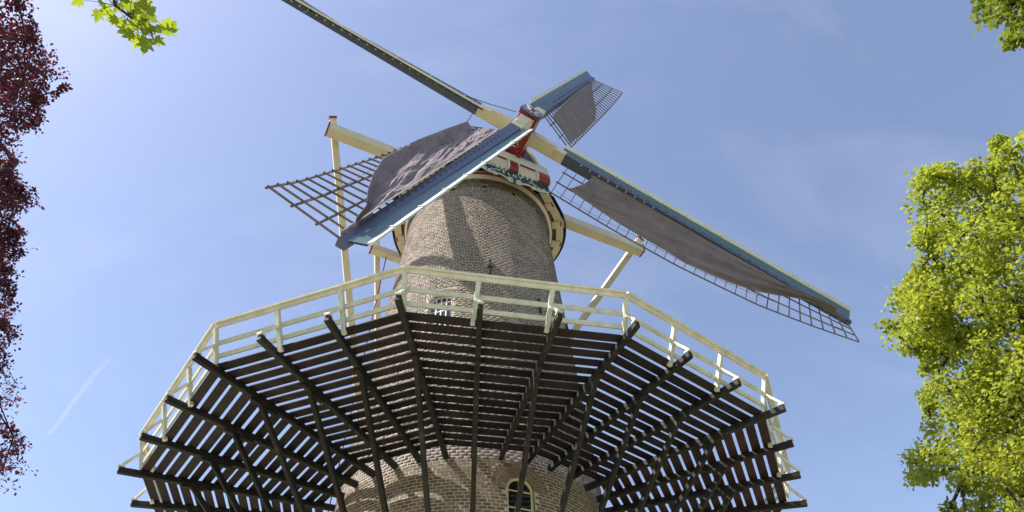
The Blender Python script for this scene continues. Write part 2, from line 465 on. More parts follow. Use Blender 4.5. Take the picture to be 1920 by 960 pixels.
LW = dict(th=-72.5, w=0.60, z0=7.75, spring=9.3045)           # lower arched window
UW = dict(th=-109.7, w=0.70, z0=14.05, spring=15.349, rise=0.12)   # upper window, flat arch
def local(W, th, z):
    """signed distance along the wall from the window axis"""
    return R_(th - W['th']) * rad(z), z
def in_low(th, z, grow=0.0):
    x, zz = local(LW, th, z); h = LW['w'] / 2 + grow
    if abs(x) > h or zz < LW['z0'] - grow: return False
    if zz <= LW['spring']: return True
    return x * x + (zz - LW['spring']) ** 2 < h * h
def in_up(th, z, grow=0.0):
    x, zz = local(UW, th, z); h = UW['w'] / 2 + grow
    if abs(x) > h or zz < UW['z0'] - grow: return False
    top = UW['spring'] + UW['rise'] * (1 - (x / (UW['w'] / 2)) ** 2) + grow
    return zz < top
HOLES = [(-86.6, 21.13), (-62.9, 21.13), (-38.4, 21.13), (-110.5, 21.13), (-14.0, 21.13)]
def in_hole(th, z, g=0.0):
    for a, hz in HOLES:
        if abs(R_(th - a)) * rad(z) < 0.085 + g and abs(z - hz) < 0.085 + g: return True
    return False

# mortar core, openings cut out
core = []; corf = []
zs = np.arange(0, ZT + 0.001, ZT / 430); NT = 480
ths = np.linspace(-180, 180, NT + 1)[:-1]
cv = np.zeros((len(zs), NT, 3))
for i, z in enumerate(zs):
    r = rad(z) - 0.0045
    cv[i, :, 0] = r * np.cos(np.radians(ths)); cv[i, :, 1] = r * np.sin(np.radians(ths)); cv[i, :, 2] = z
for i in range(len(zs) - 1):
    zm = (zs[i] + zs[i + 1]) / 2
    for j in range(NT):
        tm = ths[j] + 180 / NT
        if (7 < zm < 10 and in_low(tm, zm)) or (13.5 < zm < 16 and in_up(tm, zm)): continue
        corf.append((i * NT + j, i * NT + (j + 1) % NT, (i + 1) * NT + (j + 1) % NT, (i + 1) * NT + j))
mort = put_np('mortar_core', cv.reshape(-1, 3), 4, M['mortar'], tower, faces=np.array(corf), smooth=True)

# bricks: cross bond, alternate courses of stretchers and headers
CH = 0.0785; JT = 0.0165
bricks = []       # (theta centre, z centre, width, height, protrusion)
z = 6.4; ci = 0
while z < ZT - 0.55:
    zc = z + CH / 2; r = rad(zc)
    ln = 0.178
    n = int(round(2 * math.pi * r / ln)); 
    off = (0.25 if ci % 2 == 0 else 0.75) + random.uniform(-0.06, 0.06)
    for k in range(n):
        th = -180 + 360 * (k + off) / n
        if th > 180: th -= 360
        w = 2 * math.pi * r / n - JT
        if zc < 10.6:
            if in_low(th, zc, 0.02): continue
            x, zz = local(LW, th, zc)
            xw2 = (LW['w'] / 2 + 0.352) ** 2 - (zz - LW['spring']) ** 2
            if zz > LW['spring'] and xw2 > 0 and abs(x) - w / 2 < math.sqrt(xw2):
                sg = 1 if x > 0 else -1; inner = math.sqrt(xw2); outer = abs(x) + w / 2
                if outer - inner < 0.03: continue
                w = outer - inner; th = LW['th'] + sg * math.degrees((inner + outer) / 2 / r); x = sg * (inner + outer) / 2
            if abs(x) < LW['w'] / 2 + w / 2 and zz < LW['spring'] and zz > LW['z0'] - 0.05:
                sg = 1 if x > 0 else -1; inner = LW['w'] / 2 + 0.002; outer = abs(x) + w / 2
                if outer - inner < 0.03: continue
                w = outer - inner; th = LW['th'] + sg * math.degrees((inner + outer) / 2 / r)
        if 13.5 < zc < 16.2:
            if in_up(th, zc, 0.02): continue
            x, zz = local(UW, th, zc)
            if zz > UW['spring'] and abs(x) - w / 2 < UW['w'] / 2 + 0.09 and zz < UW['spring'] + 0.375:
                sg = 1 if x > 0 else -1; inner = UW['w'] / 2 + 0.09; outer = abs(x) + w / 2
                if outer - inner < 0.03: continue
                w = outer - inner; th = UW['th'] + sg * math.degrees((inner + outer) / 2 / r); x = sg * (inner + outer) / 2
            if abs(x) < UW['w'] / 2 + w / 2 and zz < UW['spring'] and zz > UW['z0'] - 0.05:
                sg = 1 if x > 0 else -1; inner = UW['w'] / 2 + 0.002; outer = abs(x) + w / 2
                if outer - inner < 0.03: continue
                w = outer - inner; th = UW['th'] + sg * math.degrees((inner + outer) / 2 / r)
        if zc > 20.9 and in_hole(th, zc): continue
        bricks.append((th, zc, w, CH - JT, random.uniform(-0.003, 0.004)))
    z += CH; ci += 1
# corbelled courses under the cap
ztop0 = z
prof = [0.0, 0.03, 0.03, 0.0, 0.055, 0.055, 0.075]
for q, pr_ in enumerate(prof):
    zc = z + CH / 2; r = rad(zc) + pr_
    dent = q == 5
    ln = 0.1075
    n = int(round(2 * math.pi * r / ln))
    for k in range(n):
        th = -180 + 360 * (k + 0.5 * (q % 2)) / n
        if th > 180: th -= 360
        if in_hole(th, zc): continue
        w = (2 * math.pi * r / n - JT) * (0.62 if dent else 1.0)
        bricks.append((th, zc, w, CH - JT, pr_ + random.uniform(-0.003, 0.003)))
    z += CH

# the bricks that show largest (lower wall under the gallery, nearest the camera) are single objects
def brick_show(b):
    th, zc = b[0], b[1]
    if not (8.55 < zc < 9.9): return -1
    return math.cos(R_(th + 92)) * b[2]
order = sorted(range(len(bricks)), key=lambda i: -brick_show(bricks[i]))
single = set(i for i in order[:255] if brick_show(bricks[i]) > 0)
unit = bpy.data.meshes.new('brick')
uv = [(x, y, zz) for x in (-0.5, 0.5) for y in (-1, 0) for zz in (-0.5, 0.5)]
unit.from_pydata([(-.5, -1, -.5), (.5, -1, -.5), (.5, -1, .5), (-.5, -1, .5), (-.48, 0, -.45), (.48, 0, -.45), (.48, 0, .45), (-.48, 0, .45)], [],
                 [(0, 1, 5, 4), (1, 2, 6, 5), (2, 3, 7, 6), (3, 0, 4, 7), (4, 5, 6, 7)])
unit.materials.append(M['brick'])
def brick_frame(th, zc, extra):
    a = R_(th); r = rad(zc) + extra
    nrm = Vector((math.cos(a), math.sin(a), 0.0669)).normalized()
    tan = Vector((-math.sin(a), math.cos(a), 0))
    up = nrm.cross(tan).normalized()
    if up.z < 0: up = -up
    pos = Vector((r * math.cos(a), r * math.sin(a), zc))
    return pos, tan, nrm, up
bv = []; 
for i, (th, zc, w, h, ex) in enumerate(bricks):
    pos, tan, nrm, up = brick_frame(th, zc, ex)
    if i in single:
        ob = bpy.data.objects.new('brick', unit); COL.objects.link(ob)
        jr = random.uniform(-0.012, 0.012)
        mt = Matrix((tan * w, nrm * 0.05, up * h)).transposed().to_4x4()
        mt.translation = pos
        parent_to(ob, tower, mt)
        continue
    dz = random.uniform(-0.0035, 0.0035); t1 = random.uniform(-0.0045, 0.0045); wa = w / 2 - random.uniform(0, 0.004); hb = h / 2 - random.uniform(0, 0.003)
    d = 0.05 + max(0.0, ex)
    for (sx, sy) in ((-1, -1), (1, -1), (1, 1), (-1, 1)):
        bv.append(pos + tan * (sx * wa) + up * (sy * hb + dz + sx * t1) - nrm * d)
    for (sx, sy) in ((-1, -1), (1, -1), (1, 1), (-1, 1)):
        bv.append(pos + tan * (sx * wa * 0.975) + up * (sy * hb * 0.92 + dz + sx * t1))
bva = np.array([tuple(p) for p in bv]); nb = len(bva) // 8
pat = np.array([(0, 1, 5, 4), (1, 2, 6, 5), (2, 3, 7, 6), (3, 0, 4, 7), (4, 5, 6, 7)])
bfa = (np.arange(nb)[:, None, None] * 8 + pat[None]).reshape(-1, 4)
put_np('brickwork', bva, 4, M['brick'], tower, kind='stuff', faces=bfa)

def wall_pt(th, z, out=0.0):
    a = R_(th); r = rad(z) + out
    return Vector((r * math.cos(a), r * math.sin(a), z))

# arch bricks round the windows
def arch_brick(W, x0, z0, x1, z1, wid, ex=0.004, taper=0.93):
    """brick whose long axis runs from wall coordinates (x0,z0) to (x1,z1)"""
    m = MB()
    def P(x, z, out):
        return wall_pt(W['th'] + math.degrees(x / rad(z)), z, out)
    dx, dz = x1 - x0, z1 - z0; L_ = math.hypot(dx, dz); px, pz = -dz / L_ * wid / 2, dx / L_ * wid / 2
    c = [(x0 - px * taper, z0 - pz * taper), (x0 + px * taper, z0 + pz * taper), (x1 + px, z1 + pz), (x1 - px, z1 - pz)]
    m.hexa([P(x, z, -0.05) for x, z in c], [P(x, z, ex) for x, z in c])
    put('arch_brick', m, M['brick'], tower)
hh = LW['w'] / 2
for k in range(23):
    a = math.pi * (k + 0.5) / 23
    ca, sa = math.cos(a), math.sin(a)
    arch_brick(LW, ca * (hh + 0.003), LW['spring'] + sa * (hh + 0.003), ca * (hh + 0.222), LW['spring'] + sa * (hh + 0.222), 0.058, taper=0.54)
for k in range(29):
    a = math.pi * (k + 0.5) / 29
    ca, sa = math.cos(a), math.sin(a)
    arch_brick(LW, ca * (hh + 0.236), LW['spring'] + sa * (hh + 0.236), ca * (hh + 0.345), LW['spring'] + sa * (hh + 0.345), 0.058, 0.002, 0.8)
for k in range(13):
    x = -UW['w'] / 2 - 0.03 + (UW['w'] + 0.06) * (k + 0.5) / 13
    zt = UW['spring'] + UW['rise'] * (1 - (x / (UW['w'] / 2 + .04)) ** 2) + 0.004
    arch_brick(UW, x, zt, x * 1.22, zt + 0.235, 0.046)

# window reveals, frames and panes
def window(W, arched, mats, cols, rows, label, depth=0.16):
    nr = Vector((math.cos(R_(W['th'])), math.sin(R_(W['th'])), 0)); tn = Vector((-nr.y, nr.x, 0))
    zc = W['z0']; base_r = rad(W['spring'])
    def P(x, z, out):
        return nr * (base_r + out) + tn * x + Vector((0, 0, z))
    h = W['w'] / 2
    def top(x):
        if arched: return W['spring'] + math.sqrt(max(0, h * h - x * x))
        return W['spring'] + W['rise'] * (1 - (x / h) ** 2)
    xs = [h * math.sin(math.pi / 2 * (i / 10)) if arched else h * i / 10 for i in range(-10, 11)]
    # masonry reveal
    out_l = [(-h, W['z0'])] + [(x, top(x)) for x in xs] + [(h, W['z0'])]
    m = MB(); n = len(out_l); e = 0.012
    vs = [P(x, zz, (rad(zz) - base_r) * 0.9 - 0.02) for x, zz in out_l] + [P(x, zz, -0.45) for x, zz in out_l]
    m.add(vs, [(i, (i + 1) % n, n + (i + 1) % n, n + i) for i in range(n)])
    put('window_reveal', m, M['mortar'] if not arched else M['brick'], tower)
    m = MB(); m.add([P(x, zz, -0.449) for x, zz in out_l], [tuple(range(n))]); put('window_back', m, M['void'], tower)
    # frame
    fw = 0.052; d0, d1 = -depth, -depth - 0.06
    inn = [(-h + fw, W['z0'] + fw)] + [((x / h) * (h - fw), top(x) - fw if not arched else W['spring'] + (top(x) - W['spring']) * (h - fw) / h) for x in xs] + [(h - fw, W['z0'] + fw)]
    m = MB()
    for i in range(n):
        j = (i + 1) % n
        a = [P(*out_l[i], d1), P(*out_l[j], d1), P(*inn[j], d1), P(*inn[i], d1)]
        b = [P(*out_l[i], d0), P(*out_l[j], d0), P(*inn[j], d0), P(*inn[i], d0)]
        m.hexa(a, b)
    fr = put('window', m, mats, tower, label=label)
    # muntins
    mw = 0.026 if arched else 0.036
    for c in range(1, cols):
        x = -h + fw + (2 * h - 2 * fw) * c / cols
        m = MB(); m.hexa([P(x - mw / 2, W['z0'] + fw * .9, d1), P(x + mw / 2, W['z0'] + fw * .9, d1), P(x + mw / 2, top(x) - fw * .9, d1), P(x - mw / 2, top(x) - fw * .9, d1)],
                         [P(x - mw / 2, W['z0'] + fw * .9, d0 - .012), P(x + mw / 2, W['z0'] + fw * .9, d0 - .012), P(x + mw / 2, top(x) - fw * .9, d0 - .012), P(x - mw / 2, top(x) - fw * .9, d0 - .012)])
        put('glazing_bar', m, mats, fr)
    zrows = [W['z0'] + fw + (W['spring'] - W['z0'] - fw) * k / rows for k in range(1, rows + 1)]
    for zz in (zrows if arched else zrows[:-1] + [W['spring'] - 0.12]):
        m = MB(); m.hexa([P(-h + fw * .9, zz - mw / 2, d1 + .003), P(h - fw * .9, zz - mw / 2, d1 + .003), P(h - fw * .9, zz + mw / 2, d1 + .003), P(-h + fw * .9, zz + mw / 2, d1 + .003)],
                         [P(-h + fw * .9, zz - mw / 2, d0 - .015), P(h - fw * .9, zz - mw / 2, d0 - .015), P(h - fw * .9, zz + mw / 2, d0 - .015), P(-h + fw * .9, zz + mw / 2, d0 - .015)])
        put('glazing_bar', m, mats, fr)
    zb = [W['z0'] + fw * .5] + (zrows if arched else zrows[:-1] + [W['spring'] - 0.12]) + [None]
    for c in range(cols):
        xa = -h + fw + (2 * h - 2 * fw) * c / cols + 0.004; xb = -h + fw + (2 * h - 2 * fw) * (c + 1) / cols - 0.004
        for k in range(len(zb) - 1):
            za = zb[k] + 0.004
            dd = -depth - 0.035 + random.uniform(-0.003, 0.003)
            if zb[k + 1] is not None:
                poly = [(xa, za), (xb, za), (xb, zb[k + 1] - 0.004), (xa, zb[k + 1] - 0.004)]
            else:
                xq = [xa + (xb - xa) * t / 6 for t in range(7)]
                poly = [(xa, za), (xb, za)] + [(x, max(za + 0.004, top(x) - fw * 0.5)) for x in reversed(xq)]
            m = MB(); m.prism([P(x, zz, dd + 0.01 * (zz - za)) for x, zz in poly], nr * 0.004)
            put('pane', m, M['glass'], fr)
window(LW, True, M['winframe'], 2, 4, 'yellow framed arched window with dark panes under the gallery', depth=0.08)
window(UW, False, M['white'], 4, 3, 'white framed window with small panes behind the gallery railing', depth=0.09)

# vent holes as black blocks that paint in their shade, iron wall anchors
for a, hz in HOLES:
    m = MB(); q = math.degrees(0.075 / rad(hz))
    m.hexa([wall_pt(a - q, hz - .075, -.06), wall_pt(a + q, hz - .075, -.06), wall_pt(a + q, hz + .075, -.06), wall_pt(a - q, hz + .075, -.06)],
           [wall_pt(a - q, hz - .075, .002), wall_pt(a + q, hz - .075, .002), wall_pt(a + q, hz + .075, .002), wall_pt(a - q, hz + .075, .002)])
    put('vent_hole_shade', m, M['void'], tower)
for a, za, zb_ in ((-82.8, 16.25, 16.95), (-53.2, 15.25, 15.85), (-22, 15.6, 16.3)):
    m = MB(); m.bar(wall_pt(a, za, 0.035), wall_pt(a, zb_, 0.035), 0.05, 0.04, up=(math.cos(R_(a)), math.sin(R_(a)), 0))
    zm = (za + zb_) / 2
    m.bar(wall_pt(a - 1.3, zm, 0.03), wall_pt(a + 1.3, zm, 0.03), 0.05, 0.05)
    put('wall_anchor', m, M['iron'], tower)

# ------------------------------------------------------------------ gallery
gal = empty('gallery', (0, 0, HG))
thing(gal, 'twelve-sided tarred timber gallery with cream railing round the brick tower', 'gallery')
CORN = {-2: (7.962, -160.77), -1: (8.088, -128.54), 0: (8.018, -99.49), 1: (7.929, -69.13), 2: (8.033, -39.67), 3: (7.986, -11.31),
        4: (8.0, 19.9), 5: (8.0, 50.2), 6: (8.0, 80.3), 7: (8.0, 110.3), 8: (8.0, 140.3), 9: (8.0, 169.9)}
def corner(j):
    j = (j + 2) % 12 - 2
    r, a = CORN[j]
    return Vector((r * math.cos(R_(a)), r * math.sin(R_(a)), 0))
def ring(k, s=1.0):
    """point k (three bays per side) of the polygon scaled by s"""
    j = math.floor(k / 3); f = k / 3 - j
    return (corner(j).lerp(corner(j + 1), f)) * s
Z = Vector((0, 0, 1))
PHI = -99.65
ZB1, ZB0 = HG + 0.045, HG - 0.09
for k in range(-6, 30):
    pe = ring(k); a = R_(PHI + 10 * k)
    pi = Vector((3.27 * math.cos(a), 3.27 * math.sin(a), 0))
    zc = (ZB1 + ZB0) / 2
    d = (pe - pi).normalized(); tn = Vector((-d.y, d.x, 0))
    m = MB(); m.bar(pi + Z * zc, pe + Z * zc, 0.104, ZB1 - ZB0)
    bm_ = put('beam', m, M['beam'], gal, bevel=0.012)
    m = MB(); m.bar(pe - d * 0.10 + Z * (ZB1 + 0.022), pe + d * 0.03 + Z * (ZB1 + 0.018), 0.108, 0.036)
    put('beam_cap', m, M['rail'], bm_)
    # strut from the beam down to the wall
    js = pi + d * ((pe - pi).length * 0.675)
    zs_ = 6.95; rs_ = rad(zs_) - 0.05
    m = MB(); m.bar(Vector((rs_ * math.cos(a), rs_ * math.sin(a), zs_)), js + Z * (ZB0 - 0.0), 0.092, 0.105)
    put('strut', m, M['beam'], gal, bevel=0.012)
    m = MB(); m.bar(js - d * 0.42 + Z * (ZB0 - 0.03), js + d * 0.20 + Z * (ZB0 - 0.03), 0.09, 0.06)
    put('corbel_block', m, M['beam'], gal)
    # railing post beside the beam, leaning outward
    side = -1 if k > 0 else 1
    if k > 9: side = 1
    pf = ring(k, 0.9425) + tn * (0.0 if k % 3 == 0 else side * 0.112)
    pt = ring(k, 0.979) + tn * (0.0 if k % 3 == 0 else side * 0.03)
    ax = ((pt + Z * 0.8) - pf).normalized()
    zf = HG - 0.02 if k % 3 == 0 else HG - 0.03
    p0 = pf + Z * HG + ax * (zf - HG) / ax.z
    m = MB(); m.bar(p0, pt + Z * (HG + 0.79), 0.085, 0.085, up=d)
    post = put('railing_post', m, M['rail2'], gal, bevel=0.008)
    pm = pf.lerp(pt, 0.55) + Z * (HG + 0.43)
    m = MB(); m.bar(pe - d * 0.03 + Z * (ZB1 + 0.06), pm + d * 0.03, 0.055, 0.05)
    put('post_brace', m, M['rail'], post)
# rails, one length per side
def railpt(j, t):
    s = 0.9425 + (0.979 - 0.9425) * t
    return corner(j) * s + Z * (HG + 0.80 * t)
for j in range(-2, 10):
    a0, a1 = corner(j), corner(j + 1)
    en = ((a0 + a1) / 2).normalized()
    upr = (en * 0.29 + Z * 0.957).normalized()
    p, q = railpt(j, 1.0), railpt(j + 1, 1.0)
    m = MB(); m.bar(p + upr * 0.035, q + upr * 0.035, 0.05, 0.085, up=upr)
    put('handrail', m, M['rail'], gal)
    ou = (en * 0.957 - Z * 0.29).normalized()
    pc, qc = p + upr * 0.098 + ou * 0.0, q + upr * 0.098
    dd = (qc - pc).normalized()
    m = MB(); m.bar(pc, qc, 0.13, 0.034, up=upr)
    put('rail_cap', m, M['rail'], gal)
    for t in (0.62, 0.30):
        p, q = railpt(j, t), railpt(j + 1, t)
        m = MB(); m.bar(p - ou * 0.03, q - ou * 0.03, 0.036, 0.090, up=upr)
        put('mid_rail', m, M['rail2'], gal)
# deck planks: 16 rows on each of the twelve sides
NR = 16; S0, S1 = 0.947, 0.446
for j in range(-2, 10):
    a0, a1 = corner(j), corner(j + 1)
    ed = (a1 - a0).normalized()
    for i in range(NR):
        so = S0 + (S1 - S0) * i / NR; pw = 0.0233 + random.uniform(-0.0012, 0.0012)
        so += random.uniform(-0.001, 0.001)
        if j == 0 and i == 4: pw -= 0.004
        si = so - pw
        zt0 = ZB1 + 0.002 + random.uniform(0, 0.004); th_ = 0.022
        c0, c1, c2, c3 = a0 * so + ed * 0.012, a1 * so - ed * 0.012, a1 * si - ed * 0.012, a0 * si + ed * 0.012
        m = MB(); m.hexa([p + Z * zt0 for p in (c0, c1, c2, c3)], [p + Z * (zt0 + th_) for p in (c0, c1, c2, c3)])
        put('plank', m, M['deck_red'] if j == 2 else M['deck'], gal)

# ------------------------------------------------------------------ cap
NH = Vector((0.391668, -0.920107, 0.0)).normalized()      # horizontal, towards the front of the cap
E1 = Vector((0.920107, 0.391668, 0.0)).normalized()
NAX = Vector((0.386247, -0.907372, 0.165801)).normalized()  # windshaft
def K(a, s, z):
    return NH * a + E1 * s + Z * z
cap = empty('mill_turret', (0, 0, ZT))
thing(cap, 'dark roofed mill cap with cream eaves, green name board and long cream tail beams', 'mill cap')

def ring_prof(name, prof, mat, n=96, smooth=True):
    m = MB(); vs = []; fs = []; L_ = len(prof)
    for i in range(n):
        a = 2 * math.pi * i / n
        for (r, z) in prof: vs.append((r * math.cos(a), r * math.sin(a), z))
    for i in range(n):
        j = (i + 1) % n
        for k in range(L_):
            k2 = (k + 1) % L_
            fs.append((i * L_ + k, j * L_ + k, j * L_ + k2, i * L_ + k2))
    m.add(vs, fs)
    return put(name, m, mat, cap)
RT = rad(ZT)
ring_prof('curb_ring', [(RT - .2, ZT + .006), (RT + .10, ZT + .006), (RT + .17, ZT + .10), (RT + .17, ZT + .16), (RT - .2, ZT + .16)], M['cream'])
ring_prof('curb_moulding', [(RT + .05, ZT + .163), (RT + .21, ZT + .163), (RT + .21, ZT + .205), (RT + .05, ZT + .205)], M['red'])
ring_prof('curb_band', [(RT - .1, ZT + .208), (RT + .15, ZT + .208), (RT + .15, ZT + .40), (RT - .1, ZT + .40)], M['cream'])

half = [(2.78, 1.36), (2.52, 1.68), (2.23, 2.05), (1.80, 2.55), (1.15, 2.98), (0.41, 3.20), (-0.4, 3.18), (-1.2, 2.90), (-2.1, 2.38), (-2.75, 1.62), (-3.12, 0.8)]
def smooth_half(pts, sub=4):
    out = []
    for i in range(len(pts) - 1):
        p0 = pts[max(i - 1, 0)]; p1 = pts[i]; p2 = pts[i + 1]; p3 = pts[min(i + 2, len(pts) - 1)]
        for t in range(sub):
            u = t / sub
            out.append(tuple(0.5 * (2 * p1[c] + (p2[c] - p0[c]) * u + (2 * p0[c] - 5 * p1[c] + 4 * p2[c] - p3[c]) * u * u + (3 * p1[c] - p0[c] - 3 * p2[c] + p3[c]) * u ** 3) for c in (0, 1)))
    out.append(pts[-1])
    return out
hs = smooth_half(half)
outline = hs + [(-3.22, 0.0)] + [(a, -s) for a, s in reversed(hs)]     # closed across the front
ZE = ZT + 0.42
# roof shell
m = MB(); NU = 14; no = len(outline); vs = []; fs = []
for iu in range(NU + 1):
    u = iu / NU
    k = (1 - u ** 2.0) ** 0.62 if u < 1 else 0.02
    for (a, s) in outline:
        aa = a * (1 - 0.10 * u) if a > 0 else a * (0.25 + 0.75 * k)
        kk = 1.04 if iu == 0 else 1.0
        vs.append(K(aa * kk if a < 2.5 else aa, s * max(k, 0.02) * kk, ZE + 0.10 + 3.1 * u))
for iu in range(NU):
    for i in range(no - 1):
        a = iu * no + i
        fs.append((a, a + 1, a + 1 + no, a + no))
fs.append(tuple(NU * no + i for i in range(no)))
m.add(vs, fs)
put('roof', m, M['thatch'], cap, smooth=True)
# front gable
m = MB(); g1 = []; g2 = []
for iu in range(NU + 1):
    u = iu / NU; k = max(0.02, (1 - u ** 2.0) ** 0.62 if u < 1 else 0.02)
    a = 2.78 * (1 - 0.10 * u) - 0.03
    g1.append(K(a, 1.36 * k, ZE + 0.10 + 3.1 * u)); g2.append(K(a, -1.36 * k, ZE + 0.10 + 3.1 * u))
m.prism(g1 + g2[::-1], NH * 0.04)
put('front_gable', m, M['slate'], cap)
for sg in (1, -1):
    m = MB()
    pts = [K(2.78 * (1 - 0.10 * u) + 0.03, sg * 1.40 * max(0.02, (1 - u ** 2) ** 0.62), ZE + 0.12 + 3.12 * u) for u in [i / 14 for i in range(14)]]
    for i in range(len(pts) - 1):
        m.bar(pts[i], pts[i + 1], 0.10, 0.14, up=NH)
    put('gable_trim', m, M['cream'], cap)
# soffit: dark green boarding, cream rafters, cream fascia with red ends
m = MB(); vs = []; fs = []
for (a, s) in outline:
    l_ = math.hypot(a, s)
    q = (RT + 0.10) / l_
    vs.append(K(a * q, s * q, ZE - 0.005)); vs.append(K(a, s, ZE + 0.07))
for i in range(no - 1):
    fs.append((2 * i, 2 * i + 1, 2 * i + 3, 2 * i + 2))
m.add(vs, fs)
put('soffit', m, M['green'], cap)
m = MB()
for i in range(no - 1):
    (a0, s0), (a1, s1) = outline[i], outline[i + 1]
    def F4(a, s):
        l_ = math.hypot(a, s); da, ds = a / l_, s / l_
        return [K(a - da * .26, s - ds * .26, ZE - 0.02), K(a + da * .01, s + ds * .01, ZE + 0.0), K(a + da * .01, s + ds * .01, ZE + 0.09), K(a - da * .26, s - ds * .26, ZE + 0.06)]
    m.hexa(F4(a0, s0), F4(a1, s1))
put('fascia', m, M['cream'], cap)
for deg in range(0, 360, 18):
    t = R_(deg + 4)
    ca, sa = math.cos(t), math.sin(t)
    if ca > 0.86: continue
    # distance to the outline in this direction
    best = 3.0
    for i in range(no - 1):
        a0, s0 = outline[i]; 
        if abs(math.atan2(s0, a0) - math.atan2(sa, ca)) < 0.05: best = math.hypot(a0, s0)
    m = MB(); m.bar(K(ca * (RT + .12), sa * (RT + .12), ZE - 0.06), K(ca * (best - .09), sa * (best - .09), ZE - 0.03), 0.30, 0.12)
    rf = put('rafter', m, M['cream'], cap, bevel=0.01)
    m = MB(); m.bar(K(ca * (best - .089), sa * (best - .089), ZE - 0.03), K(ca * (best - .03), sa * (best - .03), ZE - 0.03), 0.16, 0.10)
    put('rafter_end', m, M['red'], rf)

# name board with scrolled lower edge
AF = 3.0
board_pts = [(-1.36, 21.80), (-1.36, 21.42), (-1.22, 21.30), (-1.05, 21.27), (-0.80, 21.30), (-0.62, 21.36), (-0.45, 21.30), (-0.28, 21.22), (-0.10, 21.16), (0.0, 21.15),
             (0.10, 21.16), (0.28, 21.22), (0.45, 21.30), (0.62, 21.36), (0.80, 21.30), (1.05, 21.27), (1.22, 21.30), (1.36, 21.42), (1.36, 21.80)]
m = MB(); m.prism([K(AF - .06, s, z) for s, z in board_pts], NH * 0.06)
sign = put('name_board', m, M['green'], cap, label='dark green name board with pale lettering ANNO 1832 and SLOT')
# scroll moulding: volutes joined by a wavy strip
def volute(cx, cz, r0, turns, hand, start):
    pts = []
    n = int(26 * turns)
    for i in range(n + 1):
        t = i / n; a = start + hand * 2 * math.pi * turns * t; r = r0 * (1 - 0.86 * t)
        pts.append((cx + r * math.cos(a), cz + r * math.sin(a)))
    return pts
def strip(pts, w, name='scroll', mat='white'):
    m = MB(); th = 0.035
    n = len(pts); L_, Rr = [], []
    for i in range(n):
        p = pts[i]; q0 = pts[max(0, i - 1)]; q1 = pts[min(n - 1, i + 1)]
        dx, dz = q1[0] - q0[0], q1[1] - q0[1]; l_ = math.hypot(dx, dz) or 1
        ww = w * (1.0 if n < 3 else (0.55 + 0.45 * (1 - i / (n - 1)) if name == 'volute' else 1))
        L_.append((p[0] - dz / l_ * ww / 2, p[1] + dx / l_ * ww / 2)); Rr.append((p[0] + dz / l_ * ww / 2, p[1] - dx / l_ * ww / 2))
    for i in range(n - 1):
        q4 = [L_[i], L_[i + 1], Rr[i + 1], Rr[i]]
        m.hexa([K(AF + .002, *c) for c in q4], [K(AF + .002 + th, *c) for c in q4])
    return put(name, m, M[mat], sign)
for sg in (1, -1):
    strip(volute(sg * 0.155, 21.235, 0.13, 1.9, sg, math.pi / 2 + sg * 2.2), 0.036, 'volute')
    strip(volute(sg * 0.72, 21.25, 0.10, 1.7, -sg, math.pi / 2 - sg * 0.3), 0.032, 'volute')
    strip(volute(sg * 0.92, 21.28, 0.10, 1.7, sg, math.pi / 2 + sg * 2.4), 0.032, 'volute')
    strip(volute(sg * 1.11, 21.33, 0.085, 1.6, -sg, math.pi / 2 - sg * 0.3), 0.03, 'volute')
    wv = [(sg * (0.06 + 0.52 * t), 21.12 + 0.17 * (0.5 - 0.5 * math.cos(math.pi * min(1, t * 1.15)))) for t in [i / 10 for i in range(11)]]
    strip(wv, 0.038)
    wv = [(sg * (0.58 + 0.75 * t), 21.29 - 0.12 * math.sin(math.pi * t) + 0.06 * t) for t in [i / 10 for i in range(11)]]
    strip(wv, 0.036)
    # little painted flourishes
    strip([(sg * (0.58 + 0.30 * t), 21.47 + 0.03 * math.sin(5.5 * t)) for t in [i / 8 for i in range(9)]], 0.022, 'flourish')
    strip(volute(sg * 0.60, 21.50, 0.035, 1.1, sg, 0), 0.016, 'flourish')

def lettering(txt, s, z, size, name='letter', mat='white'):
    """flat raised letter on the board"""
    cu = bpy.data.curves.new(name, 'FONT')
    cu.body = txt; cu.size = size; cu.align_x = 'CENTER'; cu.align_y = 'CENTER'; cu.extrude = 0.006; cu.offset = 0.003
    tmp = bpy.data.objects.new('tmp', cu); COL.objects.link(tmp)
    dg = bpy.context.evaluated_depsgraph_get(); dg.update()
    me = bpy.data.meshes.new_from_object(tmp.evaluated_get(dg))
    bpy.data.objects.remove(tmp)
    me.materials.clear(); me.materials.append(M[mat])
    ob = bpy.data.objects.new(name, me); COL.objects.link(ob)
    mt = Matrix((E1, Z, NH)).transposed().to_4x4(); mt.translation = K(AF + 0.009, s, z)
    parent_to(ob, sign, mt)
for ch, s in zip('ANNO', (-0.92, -0.74, -0.56, -0.38)): lettering(ch, s, 21.72, 0.25)
for ch, s in zip('1832', (0.17, 0.335, 0.51, 0.69)): lettering(ch, s, 21.72, 0.25)
lettering("'t", -0.57, 21.53, 0.16)
for ch, s in zip('SLOT', (-0.41, -0.20, 0.02, 0.24)): lettering(ch, s, 21.525, 0.21)
